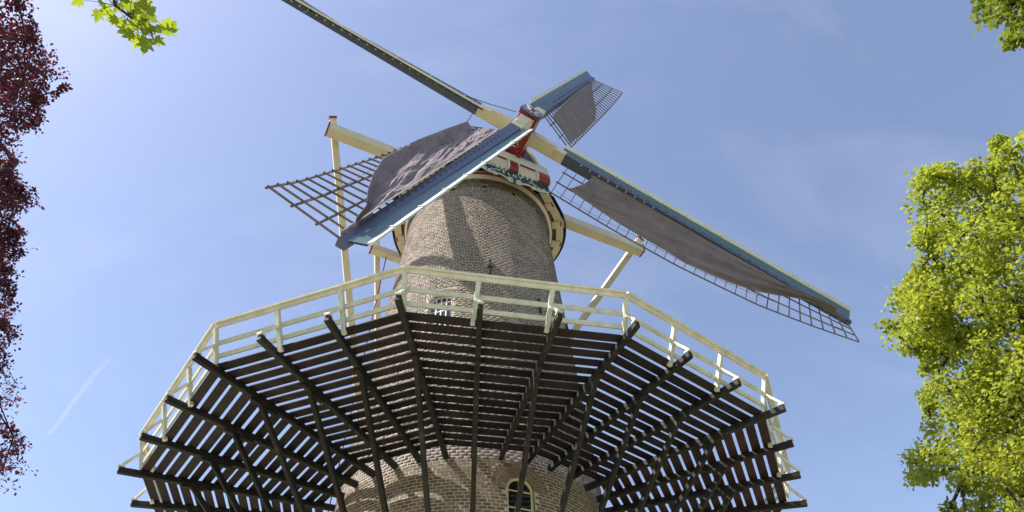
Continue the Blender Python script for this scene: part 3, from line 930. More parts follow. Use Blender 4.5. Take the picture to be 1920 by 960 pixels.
# cream panels, red blocks and weather beam above the board
m = MB(); m.hexa([K(AF - .30, -1.36, 21.803), K(AF - .30, 1.36, 21.803), K(AF + .0, 1.36, 21.803), K(AF + .0, -1.36, 21.803)],
                 [K(AF - .30, -1.36, 22.42), K(AF - .30, 1.36, 22.42), K(AF + .0, 1.36, 22.42), K(AF + .0, -1.36, 22.42)])
put('front_panel', m, M['cream'], cap)
for sc in (-1.16, -0.03, 1.16):
    m = MB(); w2 = 0.17 if sc == -0.03 else 0.22
    prof = [(AF + .003, 21.80), (AF + .06, 21.82), (AF + .10, 21.90), (AF + .11, 22.05), (AF + .09, 22.24), (AF + .04, 22.39), (AF + .003, 22.42)]
    m.prism([K(a, sc - w2, z) for a, z in prof], E1 * (2 * w2))
    rb = put('red_block', m, M['red'], cap, bevel=0.015)
    for e in (-1, 1):
        m = MB(); m.prism([K(AF + .004 + (a - AF) * 1.12, sc + e * (w2 + 0.002), 22.0 + (z - 22.0) * 1.06) for a, z in prof], E1 * (e * 0.035))
        put('block_cheek', m, M['white'], rb)
for s0, s1 in ((-0.86, -0.30), (0.25, 0.86)):
    m = MB(); m.bar(K(AF + .02, s0, 22.40), K(AF + .02, s1, 22.40), 0.045, 0.06)
    put('panel_moulding', m, M['red'], cap)
m = MB(); m.hexa([K(AF - .45, -1.44, 22.424), K(AF - .45, 1.44, 22.424), K(AF + .05, 1.44, 22.424), K(AF + .05, -1.44, 22.424)],
                 [K(AF - .50, -1.34, 22.93), K(AF - .50, 1.34, 22.93), K(AF + .02, 1.34, 22.90), K(AF + .02, -1.34, 22.90)])
put('weather_beam', m, M['white'], cap)
m = MB(); m.bar(K(AF - .06, -1.34, 22.96), K(AF - .06, 1.34, 22.96), 0.07, 0.04); put('beam_moulding', m, M['slate'], cap)
# tail beams and braces
def capped(name, p, q, w, h, mat, end):
    m = MB(); m.bar(p, q, w, h); b = put(name, m, M[mat], cap, bevel=0.02)
    d = (Vector(q) - Vector(p)).normalized()
    for e, pt in ((-1, Vector(p)), (1, Vector(q))):
        m = MB(); m.bar(pt + d * e * 0.001, pt + d * e * 0.05, w * 1.01, h * 1.01); put('beam_end', m, M[end], b)
    return b
capped('cross_beam', K(1.545, -6.30, 22.32), K(1.545, 6.30, 22.32), 0.36, 0.42, 'cream', 'red')
capped('cross_beam', K(-2.58, -3.34, 22.0), K(-2.58, 3.34, 22.0), 0.30, 0.34, 'cream', 'red')
TAIL = K(-7.0, 0, 11.6)
m = MB(); m.bar(K(-3.1, 0, 22.3), TAIL - Z * 0.6 - NH * 0.25, 0.34, 0.40, up=NH); put('tail_pole', m, M['cream'], cap)
for sg in (1, -1):
    top = K(1.545 - 0.32, sg * 5.98, 22.32); d = (TAIL + E1 * sg * 0.25 - top).normalized()
    m = MB(); m.bar(top - d * 0.76, TAIL + E1 * sg * 0.25, 0.20, 0.22, up=E1); b = put('long_brace', m, M['cream'], cap)
    m = MB(); m.bar(top - d * 0.761, top - d * 0.83, 0.24, 0.26, up=E1); put('brace_cap', m, M['red'], b)
    top = K(-2.58 - 0.28, sg * 3.02, 22.0); d = (TAIL + E1 * sg * 0.12 + Z * 0.3 - top).normalized()
    m = MB(); m.bar(top - d * 0.75, TAIL + E1 * sg * 0.12 + Z * 0.3, 0.17, 0.19, up=E1); b = put('short_brace', m, M['cream'], cap)
    m = MB(); m.bar(top - d * 0.751, top - d * 0.80, 0.20, 0.22, up=E1); put('brace_cap', m, M['red'], b)
m = MB(); p0 = K(-2.58, -2.72, 21.82); p1 = K(-6.2, -2.4, 10.6)
m.tube([p0.lerp(p1, t) - Z * 0.25 * math.sin(math.pi * t) for t in [i / 12 for i in range(13)]], 0.022, 5)
put('brake_rope', m, M['redrope'], cap)

# ------------------------------------------------------------------ sails
PB = Vector((1.43762, -3.35018, 23.42477)); PF = Vector((1.63456, -3.81284, 23.50931))
D = {2: Vector((0.867606, 0.296358, -0.399289)), 3: Vector((0.313167, 0.298074, 0.901709))}
D[1] = -D[2]; D[4] = -D[3]
LEAD = {2: D[3], 3: D[1], 4: D[2], 1: D[4]}
ORI = {1: PB, 2: PB, 3: PF, 4: PF}
TW = {2: [(2.1, 25), (4.6, 27), (7, 25), (9.9, 15.5), (11.7, 4.5), (13.2, -6)], 4: [(2.1, 22), (5.6, 16.5), (8, 13), (9.9, 8), (12, 1.5), (13.2, -6)]}
TW[1] = [(2.1, 24), (5.6, 20), (8, 17), (9.9, 11), (12, 3), (13.2, -5)]
TW[3] = [(2.1, 24), (5.6, 19), (8, 14), (9.9, 9), (12, 1), (13.2, -5)]
RL = 13.16; LW_ = 1.79
def tws(i, r):
    t = TW[i]; xs = [a for a, b in t]; ys = [b for a, b in t]
    return R_(float(np.interp(r, xs, ys)))
def lat(i, r, c, off=0.0):
    """point on the twisted lattice surface of sail i"""
    th = tws(i, r)
    return ORI[i] + D[i] * r + (-LEAD[i] * math.cos(th) - NAX * math.sin(th)) * c + (NAX * math.cos(th) - LEAD[i] * math.sin(th)) * off
sails = empty('windmill_sails', PB)
thing(sails, 'four blue mill sails with brown lattice and grey cloths turning on a red hub', 'mill sails')
# poll end and windshaft
m = MB()
e2 = D[3]
def sq(c, w, h):
    return [c + D[2] * (sx * w / 2) + D[3] * (sy * h / 2) for sx, sy in ((-1, -1), (1, -1), (1, 1), (-1, 1))]
m.hexa(sq(PB - NAX * 0.85, 0.62, 0.62), sq(PB - NAX * 0.45, 0.76, 0.76))
m.hexa(sq(PB - NAX * 0.449, 0.70, 0.70), sq(PF + NAX * 0.25, 0.70, 0.70))
m.hexa(sq(PF + NAX * 0.251, 0.78, 0.78), sq(PF + NAX * 0.36, 0.78, 0.78))
for q in (-0.38, -0.06, 0.19):
    m.hexa(sq(PB + NAX * q, 0.74, 0.74), sq(PB + NAX * (q + 0.06), 0.74, 0.74))
hub = put('poll_end', m, M['red'], sails, bevel=0.02)
m = MB(); m.tube([PB - NAX * 3.2, PB - NAX * 0.84], 0.30, 20); put('windshaft', m, M['red'], sails)
for sx in (-1, 1):
    for sy in (-1, 1):
        m = MB(); m.tube([PB - NAX * 0.80 + D[2] * sx * 0.33 + D[3] * sy * 0.33, PB - NAX * 0.55 + D[2] * sx * 0.33 + D[3] * sy * 0.33], 0.09, 12)
        put('hub_bolt', m, M['red'], hub)
# blue cap plate with cream star
cpl = PF + NAX * 0.365
m = MB(); poly = []
for k in range(8):
    for q, rr in ((-0.16, 0.50), (0.0, 0.44), (0.16, 0.50)):
        a = math.pi / 4 * k + q
        poly.append(cpl + (D[2] * math.cos(a) + D[3] * math.sin(a)) * rr * (1.0 if k % 2 else 0.9))
m.prism(poly, NAX * 0.05)
plate = put('hub_plate', m, M['blue'], hub)
m = MB(); poly = []
for k in range(16):
    a = math.pi / 8 * k; rr = 0.44 if k % 2 == 0 else 0.10
    poly.append(cpl + NAX * 0.052 + (D[2] * math.cos(a) + D[3] * math.sin(a)) * rr)
m.prism(poly, NAX * 0.02)
put('star', m, M['white'], plate)
m = MB(); m.tube([cpl + NAX * 0.05, cpl + NAX * 0.12], [0.12, 0.08], 10); put('hub_boss', m, M['red'], plate)
# cream scroll ornament on the red hub sides
for sgn, dd, oo in ((-1, D[3], D[2]), (1, D[2], D[3]), (-1, D[2], D[3])):
    m = MB()
    cc = PB - NAX * 0.20 + dd * (sgn * 0.352)
    for a0, b0, a1, b1 in ((-.18, -.2, -.05, .0), (-.05, .0, -.2, .2), (.18, -.2, .05, .0), (.05, .0, .2, .2), (-.1, -.22, .1, -.22), (0, -.1, 0, .22), (-.14, .1, .14, .1)):
        m.bar(cc + oo * a0 + NAX * b0, cc + oo * a1 + NAX * b1, 0.03, 0.012, up=dd)
    put('hub_ornament', m, M['white'], hub)

def stock_sec(r):
    t = min(1, max(0, r / RL))
    return 0.40 - 0.20 * t, 0.44 - 0.25 * t     # chord width, depth
SAIL_LABEL = {1: 'sail reaching out of the frame at upper left, seen edge-on', 2: 'long sail at lower right with spread cloth',
              3: 'short looking sail pointing away at upper right', 4: 'sail pointing down left in front of the tower'}
def frame4(i, r, w, d_, oc=0.0, on=0.0):
    c = ORI[i] + D[i] * r + LEAD[i] * oc + NAX * on
    return [c + LEAD[i] * (sx * w / 2) + NAX * (sy * d_ / 2) for sx, sy in ((-1, -1), (1, -1), (1, 1), (-1, 1))]
CLOTH = {
    2: ([(2.55, 0.30), (3.0, .16), (5, .13), (9.5, .13), (11.2, .14), (12.6, .10)],
        [(2.55, 1.28), (2.8, 1.36), (3.85, 1.46), (5.0, 1.53), (6.4, 1.57), (7.2, 1.62), (8.2, 1.58), (8.9, 1.50), (9.65, 1.32), (10.4, 1.05), (11.2, .62), (11.9, .36), (12.6, .19)]),
    3: ([(2.3, .42), (4, .30), (6.3, .20), (9, .17), (11.3, .2), (12.0, .14)],
        [(2.3, 1.66), (4.4, 1.70), (7.0, 1.70), (8.3, 1.36), (9.8, .78), (11.0, .40), (12.0, .22)]),
    4: ([(2.4, .40), (3.4, .14), (7.2, .10), (9.2, .09), (11.3, .09), (12.6, .07)],
        [(2.4, 1.45), (3.0, 1.48), (6.4, 1.50), (8.3, 1.42), (9.0, 1.34), (10.2, 1.0), (11.3, .58), (11.9, .30), (12.6, .18)]),
    1: ([(2.4, .5), (3.4, .17), (9.2, .12), (12.6, .09)],
        [(2.4, 1.5), (6.4, 1.55), (8.3, 1.42), (10.2, 1.0), (11.9, .30), (12.6, .18)]),
}
for i in (1, 2, 3, 4):
    # stock: cream near the hub, blue beyond
    m = MB(); NS_ = 8
    rr = [1.80 + (13.30 - 1.80) * k / NS_ for k in range(NS_ + 1)]
    vs = []; fs = []
    for r in rr:
        w, d_ = stock_sec(r); vs += frame4(i, r, w, d_)
    for k in range(NS_):
        for e in range(4):
            a = 4 * k + e; b = 4 * k + (e + 1) % 4
            fs.append((a, b, b + 4, a + 4))
    fs += [(3, 2, 1, 0), tuple(4 * NS_ + e for e in range(4))]
    m.add(vs, fs)
    sail = put('sail', m, M['blue'], sails, label=SAIL_LABEL[i])
    m = MB(); w0, d0 = stock_sec(0.34); w1, d1 = stock_sec(1.8)
    m.hexa(frame4(i, 0.352, w0, d0), frame4(i, 1.799, w1, d1))
    cs = put('stock_root', m, M['cream'], sail, bevel=0.015)
    m = MB()
    m.hexa(frame4(i, 0.36, w0 + .14, d0 + .06), frame4(i, 0.50, w0 + .14, d0 + .06))
    m.hexa(frame4(i, 0.501, w0 + .03, .12, 0, d0 / 2), frame4(i, 1.35, w0 - .12, .10, 0, d0 / 2))
    m.hexa(frame4(i, 0.502, .12, d0 - .12, w0 / 2 + .005), frame4(i, 1.35, .10, d0 - .14, w0 / 2 - .005))
    m.hexa(frame4(i, 0.503, .12, d0 - .12, -w0 / 2 - .005), frame4(i, 1.35, .10, d0 - .14, -w0 / 2 + .005))
    put('wedge', m, M['cream'], sail)
    # leading board, teal, angled forward, with a pale edge strip
    def lb(r, c, off=0.0):
        be = R_(17 + 3 * r / RL); w, d_ = stock_sec(r)
        return ORI[i] + D[i] * r + LEAD[i] * (c * math.cos(be)) + NAX * (c * math.sin(be) + 0.06) + (NAX * math.cos(be) - LEAD[i] * math.sin(be)) * off
    m = MB(); vs = []; fs = []; NB = 10
    rb = [1.60 + (13.22 - 1.60) * k / NB for k in range(NB + 1)]
    for r in rb:
        w, d_ = stock_sec(r)
        c0 = w / 2 - 0.02
        vs += [lb(r, c0, -.03), lb(r, .47, -.02), lb(r, .47, .02), lb(r, c0, .012 + 0.0)]
    for k in range(NB):
        for e in range(4):
            a = 4 * k + e; b = 4 * k + (e + 1) % 4
            fs.append((a, b, b + 4, a + 4))
    fs += [(3, 2, 1, 0), tuple(4 * NB + e for e in range(4))]
    m.add(vs, fs); m.mi = [1 if (q % 4 == 2 and q < 4 * NB) else 0 for q in range(len(fs))]
    put('leading_board', m, [M['navy'], M['teal']], sail)
    m = MB(); a, b = rb[0], rb[-1]
    for k in range(NB):
        q4 = lambda r: [lb(r, .455, .021), lb(r, .575, .03), lb(r, .59, .10), lb(r, .465, .05)]
        m.hexa(q4(rb[k]), q4(rb[k + 1] - 0.006))
    put('edge_strip', m, M['white'], sail)
    for k in range(13):
        r = 2.3 + 1.42 * k
        if r > 13.0: break
        m = MB()
        m.hexa([lb(r, .44, .018), lb(r, .59, .02), lb(r, .61, .125), lb(r, .45, .07)], [lb(r + .06, .44, .018), lb(r + .06, .59, .02), lb(r + .06, .61, .125), lb(r + .06, .45, .07)])
        put('bracket', m, M['white'], sail)
    # lattice
    nbars = 31
    for k in range(nbars):
        r = 2.10 + (RL - 2.10) * k / (nbars - 1)
        th = tws(i, r)
        up = NAX * math.cos(th) - LEAD[i] * math.sin(th)
        m = MB(); m.bar(lat(i, r, -0.02), lat(i, r, LW_ + 0.012 + random.uniform(-.01, .012)), 0.027, 0.040, up=up)
        put('lattice_bar', m, M['lattice'], sail)
    for ci_, c in enumerate((0.62, 1.20, LW_)):
        m = MB(); nn = 24
        r0 = 2.02; r1 = RL + 0.05
        pts = [r0 + (r1 - r0) * k / nn for k in range(nn + 1)]
        for k in range(nn):
            th = tws(i, (pts[k] + pts[k + 1]) / 2)
            m.bar(lat(i, pts[k], c, -0.038), lat(i, pts[k + 1], c, -0.038), 0.042, 0.03, up=NAX * math.cos(th) - LEAD[i] * math.sin(th))
        put('lattice_lath', m, M['lattice'], sail)
    # small cream stubs where the bars pass the stock
    if i in (1, 2):
        for k in range(1, (nbars - 1) if i == 1 else 10):
            r = 2.10 + (RL - 2.10) * k / (nbars - 1)
            w, d_ = stock_sec(r)
            c = ORI[i] + D[i] * r + NAX * (d_ / 2 - 0.05)
            sd = -LEAD[i] if i == 2 else LEAD[i]
            m = MB(); m.bar(c + sd * (w / 2 - .01), c + sd * (w / 2 + (.05 if i == 1 else .03)), 0.07 if i == 1 else 0.045, 0.09 if i == 1 else 0.06, up=NAX)
            put('bar_stub', m, M['cream'], sail)
    # cloth
    lo, hi = CLOTH[i]
    NRr, NC = (260, 96)
    r0, r1 = lo[0][0], lo[-1][0]
    vs = []; fs = []
    rs = np.random.default_rng(50 + i)
    ph = rs.uniform(0, 6.28, 12)
    for a in range(NRr + 1):
        for b in range(NC + 1):
            t = b / NC
            rin = r0 + {2: 0.45, 3: 0.12, 4: 0.75, 1: 0.5}[i] * (1 - t * t)
            r = rin + (r1 - rin) * a / NRr
            cl = float(np.interp(r, *zip(*lo))); ch = float(np.interp(r, *zip(*hi)))
            wid = ch - cl
            c = cl + wid * t
            # folds fan out from the gathered outer end and the inner corner
            u = (r - r0) / (r1 - r0)
            f1 = noise.ridged_multi_fractal(Vector((0.13 * r, 2.4 * c + 0.42 * r, ph[0] * 3)), 0.95, 2.2, 4, 1.0, 2.0) - 1.0
            f2 = noise.noise(Vector((0.7 * r, 1.3 * c, ph[1] * 3)))
            f3 = noise.ridged_multi_fractal(Vector((0.2 * r, 2.6 * c - 0.5 * r, ph[2] * 3)), 0.95, 2.2, 4, 1.0, 2.0) - 1.0
            f5 = noise.ridged_multi_fractal(Vector((0.22 * r, 5.5 * c + 0.8 * r, ph[3] * 3)), 1.0, 2.2, 2, 1.0, 2.0) - 1.0
            f4 = math.sin(9.0 * t * (1 + 1.2 * u) + 0.5 * math.sin(1.3 * r + ph[7]) + ph[8])
            amp = {2: (0.050, 0.03, 0.010, 0.065), 3: (0.026, 0.02, 0.008, 0.012), 4: (0.080, 0.02, 0.030, 0.008), 1: (.02, .02, .004, .02)}[i]
            edge = min(1.0, 6 * t, 6 * (1 - t) + 0.3)
            bag = 0.10 * math.sin(math.pi * t) * (0.4 + 0.6 * u)
            if i == 4:
                sm = max(0.0, min(1.0, (t - 0.74) / 0.26)); sm = sm * sm * (3 - 2 * sm)
                bag = 0.15 * sm + 0.17 * max(0.0, 1 - t / 0.68) - 0.025
            off = 0.085 + (amp[0] * f1 + amp[1] * f2 + amp[2] * f3 + amp[3] * f4 * (0.3 + u) + (0.022 if i == 4 else 0.005) * f5) * edge + bag
            if u > 0.86: off += 0.05 * (u - 0.86) / 0.14
            vs.append(lat(i, r, c + 0.02 * f2, off))
    for a in range(NRr):
        for b in range(NC):
            k = a * (NC + 1) + b
            fs.append((k, k + 1, k + NC + 2, k + NC + 1))
    m = MB(); m.add(vs, fs)
    cl_o = put('sail_cloth', m, M['canvas'], sail, smooth=True)
    md = cl_o.modifiers.new('thick', 'SOLIDIFY'); md.thickness = 0.008
    # hem rope and lashings along the stock
    m = MB(); pts = []
    for a in range(0, NRr + 1, 3):
        pts.append(vs[a * (NC + 1)] + NAX * 0.015)
    m.tube(pts, 0.016, 5); put('hem_rope', m, M['palerope'], cl_o)
    m = MB()
    for k in range(4, nbars - 5, 1):
        r = 2.10 + (RL - 2.10) * k / (nbars - 1) + 0.1
        if not (r0 + .3 < r < r1): continue
        cl = float(np.interp(r, *zip(*lo)))
        w, d_ = stock_sec(r)
        base = ORI[i] + D[i] * r + NAX * (d_ / 2 + 0.012)
        m.tube([lat(i, r - .06, cl, .08), base - LEAD[i] * (w * 0.12) - D[i] * .06, base + LEAD[i] * (w * 0.05), base - LEAD[i] * (w * .12) + D[i] * .08, lat(i, r + .1, cl, .08)], 0.007, 4)
    put('lashing', m, M['rope'], sail, kind='stuff')
    # rolled cloth end lashed to the stock tip
    m = MB(); pts = []; rads = []
    for k in range(10):
        r = 11.9 + 1.15 * k / 9
        pts.append(lat(i, r, 0.14 + 0.02 * math.sin(k * 2.0), 0.07 + .015 * math.sin(k * 1.3))); rads.append(0.055 + 0.018 * math.sin(k * 2.4))
    m.tube(pts, rads, 8); put('cloth_roll', m, M['canvas'], cl_o, smooth=True)
    # control cords
    m = MB(); p0 = lat(i, 2.5, LW_ * .8, .05); p1 = lat(i, 12.4, LW_ * .62, .06)
    m.tube([lat(i, 2.2 + 10.6 * k / 14, (1.62 - 0.5 * (k / 14) ** 2 + .05 * math.sin(k)), -0.02) for k in range(15)], 0.008, 4)
    put('cord', m, M['palerope'], sail)
# ropes round the hub
for p, q in ((PF + NAX * .1 + D[1] * 0.5, PB + D[1] * 2.5 + NAX * .18), (lat(4, 2.4, 1.5, .1), PB + D[1] * 1.9 + NAX * .1)):
    m = MB(); m.tube([p, p.lerp(q, .5) - Z * 0.05, q], 0.014, 5); put('rope', m, M['rope'], sails)
# brake flap on the upper left sail
m = MB(); p = PB + D[1] * 8.9 + LEAD[1] * .12 + NAX * .16
m.bar(p, p + LEAD[1] * 0.75 - NAX * 0.05, 0.10, 0.03, up=NAX); put('air_brake_flap', m, M['teal'], sails)

# ------------------------------------------------------------------ trees
def inside(poly, x, y):
    c = False; n = len(poly)
    for i in range(n):
        x0, y0 = poly[i]; x1, y1 = poly[(i + 1) % n]
        if (y0 > y) != (y1 > y) and x < (x1 - x0) * (y - y0) / (y1 - y0) + x0: c = not c
    return c
def edge_dist(poly, x, y):
    best = 1e9; n = len(poly)
    for i in range(n):
        x0, y0 = poly[i]; x1, y1 = poly[(i + 1) % n]
        dx, dy = x1 - x0, y1 - y0; l2 = dx * dx + dy * dy
        t = 0 if l2 == 0 else max(0, min(1, ((x - x0) * dx + (y - y0) * dy) / l2))
        best = min(best, math.hypot(x - x0 - t * dx, y - y0 - t * dy))
    return best

SHAPES = {
    'maple': ([(0, 0, 0), (0.50, 0.22, 0.07), (0.36, 0.70, 0.05), (0, 1.05, -0.06), (-0.36, 0.70, 0.05), (-0.50, 0.22, 0.07)], None),
    'oval': ([(0, 0, 0), (0.30, 0.35, 0.06), (0.26, 0.75, 0.05), (0, 1.0, -0.05), (-0.26, 0.75, 0.05), (-0.30, 0.35, 0.06)], None),
    'lobed': ([(0, 0, 0), (0.50, 0.10, 0.07), (0.30, 0.42, 0.05), (0.48, 0.72, 0.06), (0.16, 0.66, 0.02), (0, 1.05, -0.06), (-0.16, 0.66, 0.02), (-0.48, 0.72, 0.06), (-0.30, 0.42, 0.05), (-0.50, 0.10, 0.07)], None),
}
def leaf_cloud(name, centers, radii, per, size, shape, mat, parent, rng, flat=0.55, droop=0.35, spray=0.3):
    base = np.array(SHAPES[shape][0]); k = len(base)
    cs = np.repeat(np.asarray(centers), per, axis=0); rs = np.repeat(np.asarray(radii), per)
    n = len(cs)
    d = rng.normal(size=(n, 3)); d /= np.linalg.norm(d, axis=1, keepdims=True)
    rr = rng.uniform(0, 1, n) ** 0.45
    # every cluster is a spray stretched along its own twig
    ncl = len(centers); ax = rng.normal(size=(ncl, 3)) * np.array([1, 1, 0.45]); ax /= np.linalg.norm(ax, axis=1, keepdims=True)
    axr = np.repeat(ax, per, axis=0)
    al = rng.uniform(-1, 1, n)
    pos = cs + d * (rr * rs * (1 - spray))[:, None] * np.array([1, 1, flat + 0.15]) + axr * (al * rs * spray * 1.7)[:, None]
    pos[:, 2] -= spray * 0.35 * rs * al * al
    out = d.copy(); out[:, 2] -= droop; out += rng.normal(scale=0.45, size=(n, 3)); out /= np.linalg.norm(out, axis=1, keepdims=True)
    nr = rng.normal(scale=0.55, size=(n, 3)); nr[:, 2] += 0.9
    side = np.cross(out, nr); side /= np.linalg.norm(side, axis=1, keepdims=True) + 1e-9
    nr = np.cross(side, out)
    sz = size * rng.uniform(0.45, 1.35, n)
    v = pos[:, None, :] + (side[:, None, :] * base[None, :, 0:1] + out[:, None, :] * base[None, :, 1:2] + nr[:, None, :] * base[None, :, 2:3]) * sz[:, None, None]
    f = np.arange(n * k).reshape(n, k)
    return put_np(name, v.reshape(-1, 3), k, mat, parent, faces=f, kind='stuff')

def branches(trunk_pts, trunk_rad, centers, parent, mat, rng, rmin=0.012, grow=0.010, seg=3, droop=0.06):
    """trunk plus limbs that reach every cluster centre"""
    nodes = [Vector(p) for p in trunk_pts]; par = [-1] + list(range(len(nodes) - 1))
    nt = len(nodes)
    arr = [np.array(p) for p in nodes]
    root = np.array(nodes[-1])
    cs = sorted([np.asarray(c) for c in centers], key=lambda c: np.linalg.norm(c - root))
    lo = max(0, nt - 6)
    for c in cs:
        A = np.array(arr[lo:])
        dist = np.linalg.norm(A - c, axis=1) + 0.25 * np.linalg.norm(A - root, axis=1)
        i = int(np.argmin(dist)) + lo
        p = arr[i]; L_ = np.linalg.norm(c - p)
        ns = max(1, min(5, int(L_ / 0.45)))
        prev = i
        for s_ in range(1, ns + 1):
            t = s_ / ns
            q = p + (c - p) * t + rng.normal(scale=0.05 * min(1, L_), size=3) * (0 if s_ == ns else 1) + np.array([0, 0, droop * L_ * math.sin(math.pi * t)])
            arr.append(q); par.append(prev); prev = len(arr) - 1
    n = len(arr); cnt = [0.0] * n; kids = [0] * n
    for i in range(n): 
        if par[i] >= 0: kids[par[i]] += 1
    for i in range(n - 1, -1, -1):
        if kids[i] == 0: cnt[i] += 1
        if par[i] >= 0: cnt[par[i]] += cnt[i]
    tk = MB(); tk.tube(trunk_pts, trunk_rad, 12)
    put('trunk', tk, mat, parent, smooth=True)
    bm_ = MB()
    for i in range(nt, n):
        r1 = rmin + grow * math.sqrt(cnt[i]); r0 = min(rmin + grow * math.sqrt(cnt[par[i]]) , r1 * 1.35)
        bm_.tube([arr[par[i]], arr[i]], [r0, r1], 5, cap=False)
    put('branches', bm_, mat, parent, smooth=True)

def crown_points(poly, count, d0, thick, inset, rng, lim, spread=160.0, xr=None):
    xs = [p[0] for p in poly]; ys = [p[1] for p in poly]
    out = []; ed = []
    while len(out) < count:
        x = rng.uniform(min(xs), max(xs)); y = rng.uniform(min(ys), max(ys))
        if not inside(poly, x, y): continue
        e = edge_dist(poly, x, y)
        if e < inset: continue
        th = thick * math.sqrt(min(1.0, (e - inset * 0.5) / spread))
        p = CAM + pxdir(x, y) * (d0 + rng.uniform(-1, 1) * th)
        if not lim(p): continue
        out.append(tuple(p)); ed.append(e)
    return out, ed

# yellow-green maple at the right
rng = np.random.default_rng(3)
MAPLE = [(1920, 228), (1897, 258), (1866, 255), (1857, 275), (1872, 295), (1835, 298), (1800, 316), (1770, 310), (1745, 300), (1720, 306), (1713, 338), (1698, 356), (1694, 380), (1703, 400), (1692, 414), (1707, 440), (1715, 460),
         (1712, 500), (1688, 513), (1668, 538), (1654, 552), (1658, 580), (1657, 602), (1636, 625), (1648, 647), (1672, 670), (1735, 668), (1733, 692), (1727, 722), (1722, 765), (1738, 775), (1712, 785), (1715, 802), (1707, 830), (1692, 850),
         (1694, 882), (1710, 908), (1735, 922), (1755, 908), (1772, 908), (1784, 930), (1768, 945), (1768, 980), (1800, 1080), (2000, 1130), (2300, 1050), (2420, 800), (2400, 450), (2250, 200), (2050, 150)]
mc, me_ = crown_points(MAPLE, 800, 20.0, 3.6, 8, rng, lambda p: p.z > 4 and math.hypot(p.x, p.y) > 9.2)
base = CAM + pxdir(2120, 700) * 20.6
mt_ = empty('maple_tree', (base.x, base.y, 0))
thing(mt_, 'tall maple with bright yellow-green sunlit leaves filling the right edge', 'tree')
branches([(base.x, base.y, z_) for z_ in (0, 2, 4, 5.5, 7, 8.5, 10, 11.5, 13)], [0.42, .36, .32, .29, .26, .22, .18, .14, .1], mc, mt_, M['bark'], rng, rmin=0.013, grow=0.0135)
leaf_cloud('crown', mc, [min(0.62, 0.17 + 0.010 * e) for e in me_], 190, 0.079, 'maple', M['maple'], mt_, rng, spray=0.35)

# darker tree whose spray hangs in at the top right corner
rng = np.random.default_rng(5)
TOPR = [(1826, 12), (1828, 40), (1850, 50), (1872, 62), (1888, 76), (1892, 100), (1925, 96), (2050, 60), (2200, -80), (2200, -420), (2000, -420), (1850, -150), (1838, -60)]
tc_, te_ = crown_points(TOPR, 230, 17.0, 2.4, 12, rng, lambda p: True, 120)
base = Vector((15.5, -13.0, 0))
tt = empty('broadleaf_tree', base)
thing(tt, 'green tree whose leafy spray hangs into the top right corner', 'tree')
branches([(15.5, -13, 0), (15.4, -13, 4), (15.2, -12.9, 8), (14.6, -12.8, 11), (13.8, -12.6, 13), (12.8, -12.2, 14.8)], [.4, .33, .28, .24, .2, .14], tc_, tt, M['bark'], rng)
leaf_cloud('crown', tc_, [min(0.5, 0.16 + 0.008 * e) for e in te_], 110, 0.085, 'maple', M['darkleaf'], tt, rng, spray=0.4)

# copper beech at the left
rng = np.random.default_rng(9)
BEECH = [(57, -20), (55, 0), (48, 25), (45, 40), (85, 60), (84, 76), (64, 74), (80, 92), (97, 100), (126, 114), (133, 130), (123, 150), (121, 176), (96, 166), (80, 185), (82, 205), (73, 226), (65, 242), (45, 236), (42, 250), (80, 260), (99, 290), (96, 306), (80, 311), (55, 322), (36, 314), (38, 335),
         (72, 355), (66, 386), (40, 396), (44, 410), (28, 428), (66, 455), (45, 470), (36, 500), (30, 516), (12, 520), (33, 540), (28, 560), (31, 590), (20, 610), (39, 640), (41, 657), (10, 661), (6, 680), (20, 688), (42, 690), (67, 720), (42, 727), (26, 732), (31, 790), (51, 815), (40, 842), (51, 860), (41, 902),
         (20, 922), (-10, 925), (-80, 1000), (-200, 1050), (-420, 900), (-460, 300), (-380, -150), (-200, -330), (-20, -320), (40, -200)]
bc, be_ = crown_points(BEECH, 1050, 14.5, 2.6, 6, rng, lambda p: p.z > 3 and math.hypot(p.x, p.y) > 9.0 and p.y < -5.2, 140)
base = CAM + pxdir(-230, 560) * 14.5
bt = empty('copper_beech', (base.x, base.y, 0))
thing(bt, 'dark purple copper beech standing along the left edge', 'tree')
branches([(base.x, base.y, z_) for z_ in (0, 2, 4, 6, 8, 10, 12, 13.5)], [0.45, .38, .34, .3, .25, .2, .14, .1], bc, bt, M['bark'], rng, rmin=0.007, grow=0.0045)
leaf_cloud('crown', bc, [min(0.42, 0.10 + 0.008 * e) for e in be_], 125, 0.055, 'oval', M['beech'], bt, rng, droop=0.2, spray=0.6)

# sycamore leaning over the camera: single leaves on its lowest branch
rng = np.random.default_rng(21); random.seed(21)
sb = Vector((-6.5, -19.5, 0))
sy = empty('sycamore_tree', sb)
thing(sy, 'sycamore branch with single bright green leaves hanging in at the upper left', 'tree')
DS = 5.6
def at(x, y, d=DS): return CAM + pxdir(x, y) * d
lim_ = [at(205, -260, 6.4), at(205, -120, 6.0), at(208, -30, 5.7), at(216, 10, 5.6), at(240, 28, 5.6), at(258, 46, 5.6), at(268, 62, 5.6)]
trunk = [sb, sb + Vector((0.1, 0.1, 2)), sb + Vector((0.3, 0.2, 4)), sb + Vector((0.6, 0.5, 6)), sb + Vector((1.0, 1.0, 8)), sb + Vector((1.2, 1.2, 10)), sb + Vector((1.2, 1.1, 12))]
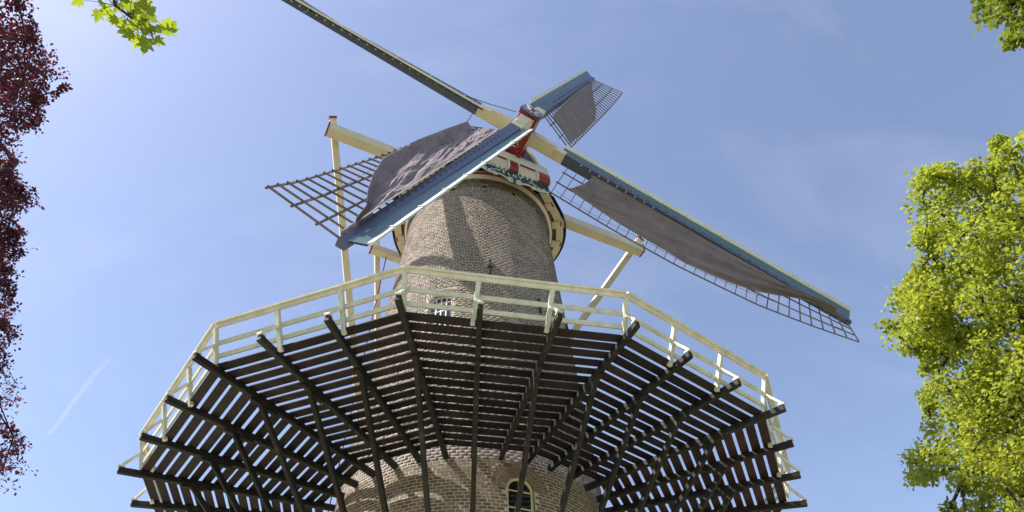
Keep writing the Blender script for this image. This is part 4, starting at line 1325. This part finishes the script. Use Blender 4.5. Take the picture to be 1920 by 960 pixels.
# upper crown behind the camera
cpts = []
while len(cpts) < 130:
    p = Vector((-6.2, -20.2, 11.5)) + Vector((rng.normal() * 2.0, rng.normal() * 1.5, rng.normal() * 1.7))
    if p.z > 8 and p.y < -17.6: cpts.append(tuple(p))
branches(trunk, [.34, .28, .24, .21, .17, .13, .09], cpts, sy, M['bark'], rng)
leaf_cloud('crown', cpts, [0.75] * len(cpts), 40, 0.16, 'lobed', M['sycamore'], sy, rng)
m = MB(); m.tube([trunk[3], trunk[3] + (lim_[0] - trunk[3]) * 0.5 + Z * 0.5] + lim_, [.07, .045, .028, .02, .014, .011, .009, .007, .004], 6)
limb = put('limb', m, M['bark'], sy, smooth=True)
def syc_leaf():
    pts = [(0, 0)]
    prof = [(0.16, -0.06), (0.34, -0.10), (0.30, 0.06), (0.56, 0.16), (0.40, 0.26), (0.33, 0.34), (0.50, 0.52), (0.52, 0.66), (0.34, 0.58), (0.20, 0.56), (0.22, 0.72), (0.12, 0.84), (0.0, 1.04)]
    right = prof; left = [(-x, y) for x, y in reversed(prof[:-1])]
    vs = [(0, 0, 0)] + [(x, y, 0.10 * abs(x) - 0.06 * y * y) for x, y in right] + [(x, y, 0.10 * abs(x) - 0.06 * y * y) for x, y in left] + [(0, 0.42, -0.015)]
    n = len(vs) - 1
    fs = [(n, i, (i + 1) % n) for i in range(n)]
    me = bpy.data.meshes.new('leaf'); me.from_pydata(vs, [], fs); me.materials.append(M['sycamore'])
    return me
leaf_me = syc_leaf()
LEAVES = [(144, 4, 24, 200), (183, 30, 27, 250), (188, 4, 32, 120), (203, 26, 22, 200), (210, 37, 24, 190), (222, 14, 30, 60), (226, 44, 26, 200), (233, 58, 34, 185), (238, 4, 34, 80), (247, 48, 30, 200), (252, 30, 26, 20), (258, 12, 34, 70), (268, 8, 38, 95), (262, 30, 34, 40), (272, 32, 30, 350),
          (284, 20, 34, 20), (288, 36, 26, 340), (276, 56, 32, 230), (286, 72, 36, 300), (262, 80, 38, 215), (272, 86, 36, 250), (253, 74, 30, 180), (300, 78, 26, 330), (316, 56, 44, 5), (324, 48, 32, 40), (314, 44, 30, 70), (296, 56, 28, 320), (240, 66, 24, 200), (230, 28, 30, 120), (214, 6, 26, 160), (244, 20, 30, 140), (268, 46, 30, 270),
          (196, 16, 24, 230), (178, -12, 30, 200), (220, -18, 34, 100), (250, -14, 34, 90), (280, -10, 32, 60), (160, -20, 30, 220), (300, -30, 34, 40), (235, -40, 36, 80), (190, -45, 34, 150)]
nodes_ = lim_[1:]
for x, y, sz, ang in LEAVES:
    p = at(x, y, DS + random.uniform(-0.28, 0.28))
    L_ = sz / FPX * DS * 0.70
    a = R_(ang)
    # leaf axis in the view plane-ish, tilted at random; 0 deg = right, 90 = up in the picture
    ax = (RGT * math.cos(a) + UPV * math.sin(a) + FWD * random.uniform(-0.5, 0.5) - Z * 0.15).normalized()
    nv = (Z * 0.9 + FWD * random.uniform(-0.9, 0.8) + RGT * random.uniform(-1.0, 1.0))
    sd = ax.cross(nv).normalized(); nv = sd.cross(ax).normalized()
    mt = Matrix((sd * L_, ax * L_, nv * L_)).transposed().to_4x4()
    st = p - ax * L_ * 0.45
    mt.translation = st
    ob = bpy.data.objects.new('leaf', leaf_me); COL.objects.link(ob)
    parent_to(ob, sy, mt)
    ORG[ob] = Vector((0, 0, 0))
    near = min(nodes_, key=lambda q: (q - st).length)
    m = MB(); m.tube([near, near.lerp(st, .5) + Z * 0.01, st], [0.003, 0.0022, 0.0018], 4)
    put('leaf_stalk', m, M['bark'], limb)

# ------------------------------------------------------------------ contrail
def trail_mat():
    m = bpy.data.materials.new('ice_trail'); m.use_nodes = True
    nt = m.node_tree
    for nd in list(nt.nodes): nt.nodes.remove(nd)
    out = nt.nodes.new('ShaderNodeOutputMaterial')
    df = nt.nodes.new('ShaderNodeBsdfDiffuse'); df.inputs['Color'].default_value = (0.9, 0.9, 0.9, 1)
    tl = nt.nodes.new('ShaderNodeBsdfTranslucent'); tl.inputs['Color'].default_value = (0.9, 0.9, 0.9, 1)
    ad = nt.nodes.new('ShaderNodeMixShader'); ad.inputs['Fac'].default_value = 0.5
    tp = nt.nodes.new('ShaderNodeBsdfTransparent'); mx = nt.nodes.new('ShaderNodeMixShader')
    lw = nt.nodes.new('ShaderNodeLayerWeight'); lw.inputs['Blend'].default_value = 0.5
    iv = nt.nodes.new('ShaderNodeMath'); iv.operation = 'SUBTRACT'; iv.inputs[0].default_value = 1.0
    pw = nt.nodes.new('ShaderNodeMath'); pw.operation = 'POWER'; pw.inputs[1].default_value = 2.0
    g = nt.nodes.new('ShaderNodeTexCoord'); n = nt.nodes.new('ShaderNodeTexNoise'); n.inputs['Scale'].default_value = 0.03; n.inputs['Detail'].default_value = 6
    mr = nt.nodes.new('ShaderNodeMapRange'); mr.inputs['From Min'].default_value = 0.3; mr.inputs['From Max'].default_value = 0.7; mr.inputs['To Min'].default_value = 0.02; mr.inputs['To Max'].default_value = 0.10
    ml = nt.nodes.new('ShaderNodeMath'); ml.operation = 'MULTIPLY'
    nt.links.new(lw.outputs['Facing'], iv.inputs[1]); nt.links.new(iv.outputs[0], pw.inputs[0])
    nt.links.new(g.outputs['Object'], n.inputs['Vector']); nt.links.new(n.outputs['Fac'], mr.inputs['Value'])
    nt.links.new(pw.outputs[0], ml.inputs[0]); nt.links.new(mr.outputs['Result'], ml.inputs[1])
    nt.links.new(df.outputs[0], ad.inputs[1]); nt.links.new(tl.outputs[0], ad.inputs[2])
    nt.links.new(ml.outputs[0], mx.inputs['Fac']); nt.links.new(tp.outputs[0], mx.inputs[1]); nt.links.new(ad.outputs[0], mx.inputs[2])
    nt.links.new(mx.outputs[0], out.inputs['Surface'])
    return m
m = MB(); DT = 2500.0
pts = []; rads = []
for k in range(25):
    t = k / 24
    x = 84 + (210 - 84) * t + 2.5 * math.sin(5 * t + 1) + 1.2 * math.sin(13 * t); y = 818 + (668 - 818) * t + 2 * math.sin(7 * t)
    pts.append(CAM + pxdir(x, y) * DT); rads.append(DT / FPX * (1.5 + 5.0 * math.sin(math.pi * min(1, t * 0.9 + 0.06)) ** 0.8 * (0.8 + 0.25 * math.sin(11 * t))))
rads[0] = rads[-1] = DT / FPX * 0.6
m.tube(pts, rads, 16)
o = put('contrail', m, trail_mat(), smooth=True)
thing(o, 'short faint white contrail slanting across the blue sky at lower left', 'contrail')
